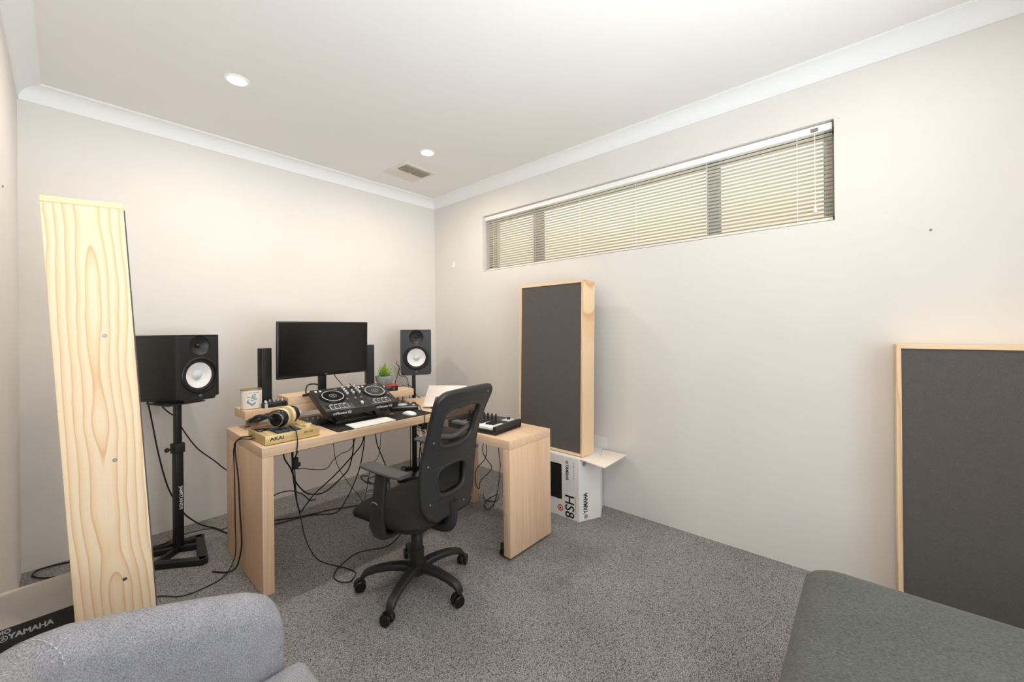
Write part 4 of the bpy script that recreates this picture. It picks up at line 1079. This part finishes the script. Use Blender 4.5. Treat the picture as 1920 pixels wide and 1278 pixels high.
cable('audio_cable', 'black signal cable sweeping from the left speaker across to the desk', [(-2.285, -.08, 1.0), (-2.288, -.090, .91), (-2.279, -.15, .864), (-2.248, -.15, .819), (-2.209, -.15, .774), (-2.169, -.15, .679), (-2.1, -.15, .551), (-2.013, -.15, .451), (-1.941, -.15, .365), (-1.86, -.17, .30), (-1.78, -.20, .26)], .004)
cable('power_cable', 'thin black cable on the carpet crossing the base of the left speaker stand', [(-2.42, -.36, .006), (-2.337, -.300, .037), (-2.284, -.283, .037), (-2.201, -.237, .037), (-2.07, -.262, .036), (-2.0, -.270, .006), (-1.92, -.25, .006)], .003)
cable('usb_cable', 'black cable with open end hanging down the outside of the desk end panel', [(-1.99, -1.03, .775), (-2.03, -1.02, .765), (-2.046, -.95, .752), (-2.052, -.87, .715), (-2.05, -.842, .687), (-2.05, -.84, .642), (-2.05, -.898, .505), (-2.05, -.923, .335), (-2.05, -.949, .197), (-2.052, -.936, .119), (-2.06, -.88, .02), (-2.103, -.863, .006), (-2.152, -.798, .006)], .004)
cable('usb_cable', 'thin black cable down the desk end panel trailing away to the pine board', [(-1.99, -1.06, .770), (-2.03, -1.06, .758), (-2.047, -.97, .748), (-2.053, -.86, .712), (-2.053, -.833, .677), (-2.053, -.821, .639), (-2.053, -.837, .491), (-2.053, -.839, .251), (-2.055, -.857, .136), (-2.060, -.84, .048), (-2.121, -.9, .006), (-2.221, -.94, .006), (-2.305, -.931, .006), (-2.377, -.849, .006), (-2.45, -.82, .006)], .0028)
cable('audio_cable', 'black cable tangle hanging in crossed loops under the side table', [(-.663, -1.45, .638), (-.663, -1.45, .51), (-.675, -1.45, .405), (-.765, -1.45, .344), (-.772, -1.45, .252), (-.741, -1.45, .202), (-.72, -1.45, .256), (-.611, -1.45, .311), (-.665, -1.45, .394), (-.701, -1.45, .461), (-.684, -1.45, .56), (-.684, -1.45, .638)], .003)
cable('power_cable', 'black cable dropping from the side table into a tangle on the carpet', [(-.592, -1.5, .638), (-.588, -1.5, .452), (-.572, -1.5, .343), (-.591, -1.5, .212), (-.60, -1.48, .10), (-.57, -1.42, .008), (-.536, -1.388, .006), (-.625, -1.421, .006), (-.58, -1.336, .007), (-.46, -1.285, .007), (-.39, -1.305, .007), (-.489, -1.371, .010), (-.529, -1.295, .012), (-.448, -1.189, .006)], .003)
cable('power_cable', 'black cable hanging behind the desk beside the corner stand pole', [(-1.04, -1.11, .604), (-1.023, -1.15, .565), (-1.021, -1.15, .526), (-1.013, -1.15, .456), (-.996, -1.15, .384), (-.969, -1.15, .312), (-.95, -1.13, .006)], .004)
cable('power_cable', 'second black cable joining the one hanging under the desk right end', [(-1.02, -1.12, .62), (-.975, -1.135, .60), (-.968, -1.14, .574), (-1.003, -1.14, .529), (-1.022, -1.14, .457), (-1.02, -1.13, .25), (-1.03, -1.08, .006)], .0035)
cable('audio_cable', 'black cable curving from the corner speaker down behind the plant', [(-.56, -.13, 1.03), (-.64, -.24, 1.02), (-.71, -.39, 1.01), (-.735, -.445, .985), (-.76, -.455, .943), (-.782, -.45, .862), (-.79, -.47, .70)], .0035)
cable('power_cable', 'grey black cable hanging below the corner speaker left of its pole', [(-.54, -.13, .99), (-.58, -.20, .905), (-.612, -.36, .900), (-.612, -.40, .815), (-.606, -.4, .717), (-.60, -.40, .5), (-.60, -.395, .1), (-.60, -.36, .042), (-.64, -.34, .006)], .003)
cable('usb_cable', 'thin grey cable lying across the desk right end and over its front edge', [(-.84, -.84, .749), (-.882, -.95, .749), (-.965, -1.087, .749), (-1.03, -1.20, .749), (-1.05, -1.247, .750), (-1.056, -1.2545, .742), (-1.06, -1.2565, .69), (-1.062, -1.24, .665), (-1.062, -1.195, .655), (-1.06, -1.165, .66)], .0028)
cable('video_cable', 'thin black cable slanting down behind the monitor to the DJ controller', [(-1.452, -.742, 1.06), (-1.443, -.752, 1.02), (-1.417, -.775, .974), (-1.391, -.79, .935), (-1.38, -.83, .944)], .0028)
cable('usb_cable', 'black cable lying across the front of the DJ controller top', [(-1.38, -.835, .966), (-1.385, -.87, .957), (-1.40, -.93, .936), (-1.40, -.98, .915), (-1.415, -1.02, .90)], .0026)
cable('coiled_cable', 'black cable loop on the carpet behind the carton at left', [(-2.60, -.06, .006), (-2.664, -.055, .006), (-2.739, -.03, .006), (-2.798, -.035, .006), (-2.812, -.092, .006), (-2.775, -.165, .006), (-2.70, -.22, .006), (-2.6, -.25, .006)], .004)
cable('power_cable', 'dark cable draped along the back of the riser behind the corner stand', [(-.93, -.60, .861), (-.86, -.585, .861), (-.789, -.585, .861), (-.735, -.585, .862), (-.70, -.60, .82), (-.673, -.62, .76), (-.66, -.64, .750)], .0028)
cable('white_cable', 'short white cable bundle on the carpet beside the coil', [(-1.02, -.50, .005), (-1.06, -.46, .005), (-1.03, -.40, .005), (-.97, -.40, .006), (-.96, -.46, .006)], .003, 'cord_white')
cable('video_cable', 'short black cable arching over the riser at the left foot of the monitor', [(-1.60, -.665, .9105), (-1.59, -.64, .935), (-1.56, -.60, .955), (-1.51, -.585, .955), (-1.47, -.60, .935), (-1.45, -.62, .912)], .005)
t = thing('cable_splitter', 'black plug knot hanging under the front edge of the desk', 'plug', (-1.868, -1.213, .62), R(20))
MB().box(-.014, .014, -.012, .012, -.03, .032, .004).build('splitter_body', M['black_soft'], t)
MB().box(-.006, .028, -.010, .010, -.022, 0, .003).build('side_plug', M['black_soft'], t)
MB().tube([(0, 0, .03), (.002, -.02, .07)], .004, 7).build('strain_relief', M['black_soft'], t)
t = thing('plug_adapter', 'cluster of black power plugs fixed under the right end of the desk', 'plug', (-1.030, -1.195, .662), R(5))
t.scale = (.6, .6, .6)
MB().box(-.045, .045, -.03, .03, 0, .0545, .005).build('adapter_body', M['black_soft'], t)
for k in range(3): MB().box(-.04 + k * .028, -.018 + k * .028, -.034, -.008, -.035, .002, .004).build('power_plug', M['black'], t)
t = thing('white_plugs', 'pair of white plugs dangling below the black adapter', 'plug', (-1.025, -1.215, .60))
MB().box(-.05, -.03, -.01, .01, -.04, .01, .004).tube([(-.04, 0, .01), (-.03, .02, .04)], .003, 6).build('plug_body', M['cord_white'], t)
MB().box(.0, .018, -.01, .01, -.045, .005, .004).tube([(.009, 0, .005), (.005, .02, .04)], .003, 6).build('plug_body', M['cord_white'], t)
bpy.context.view_layer.update()
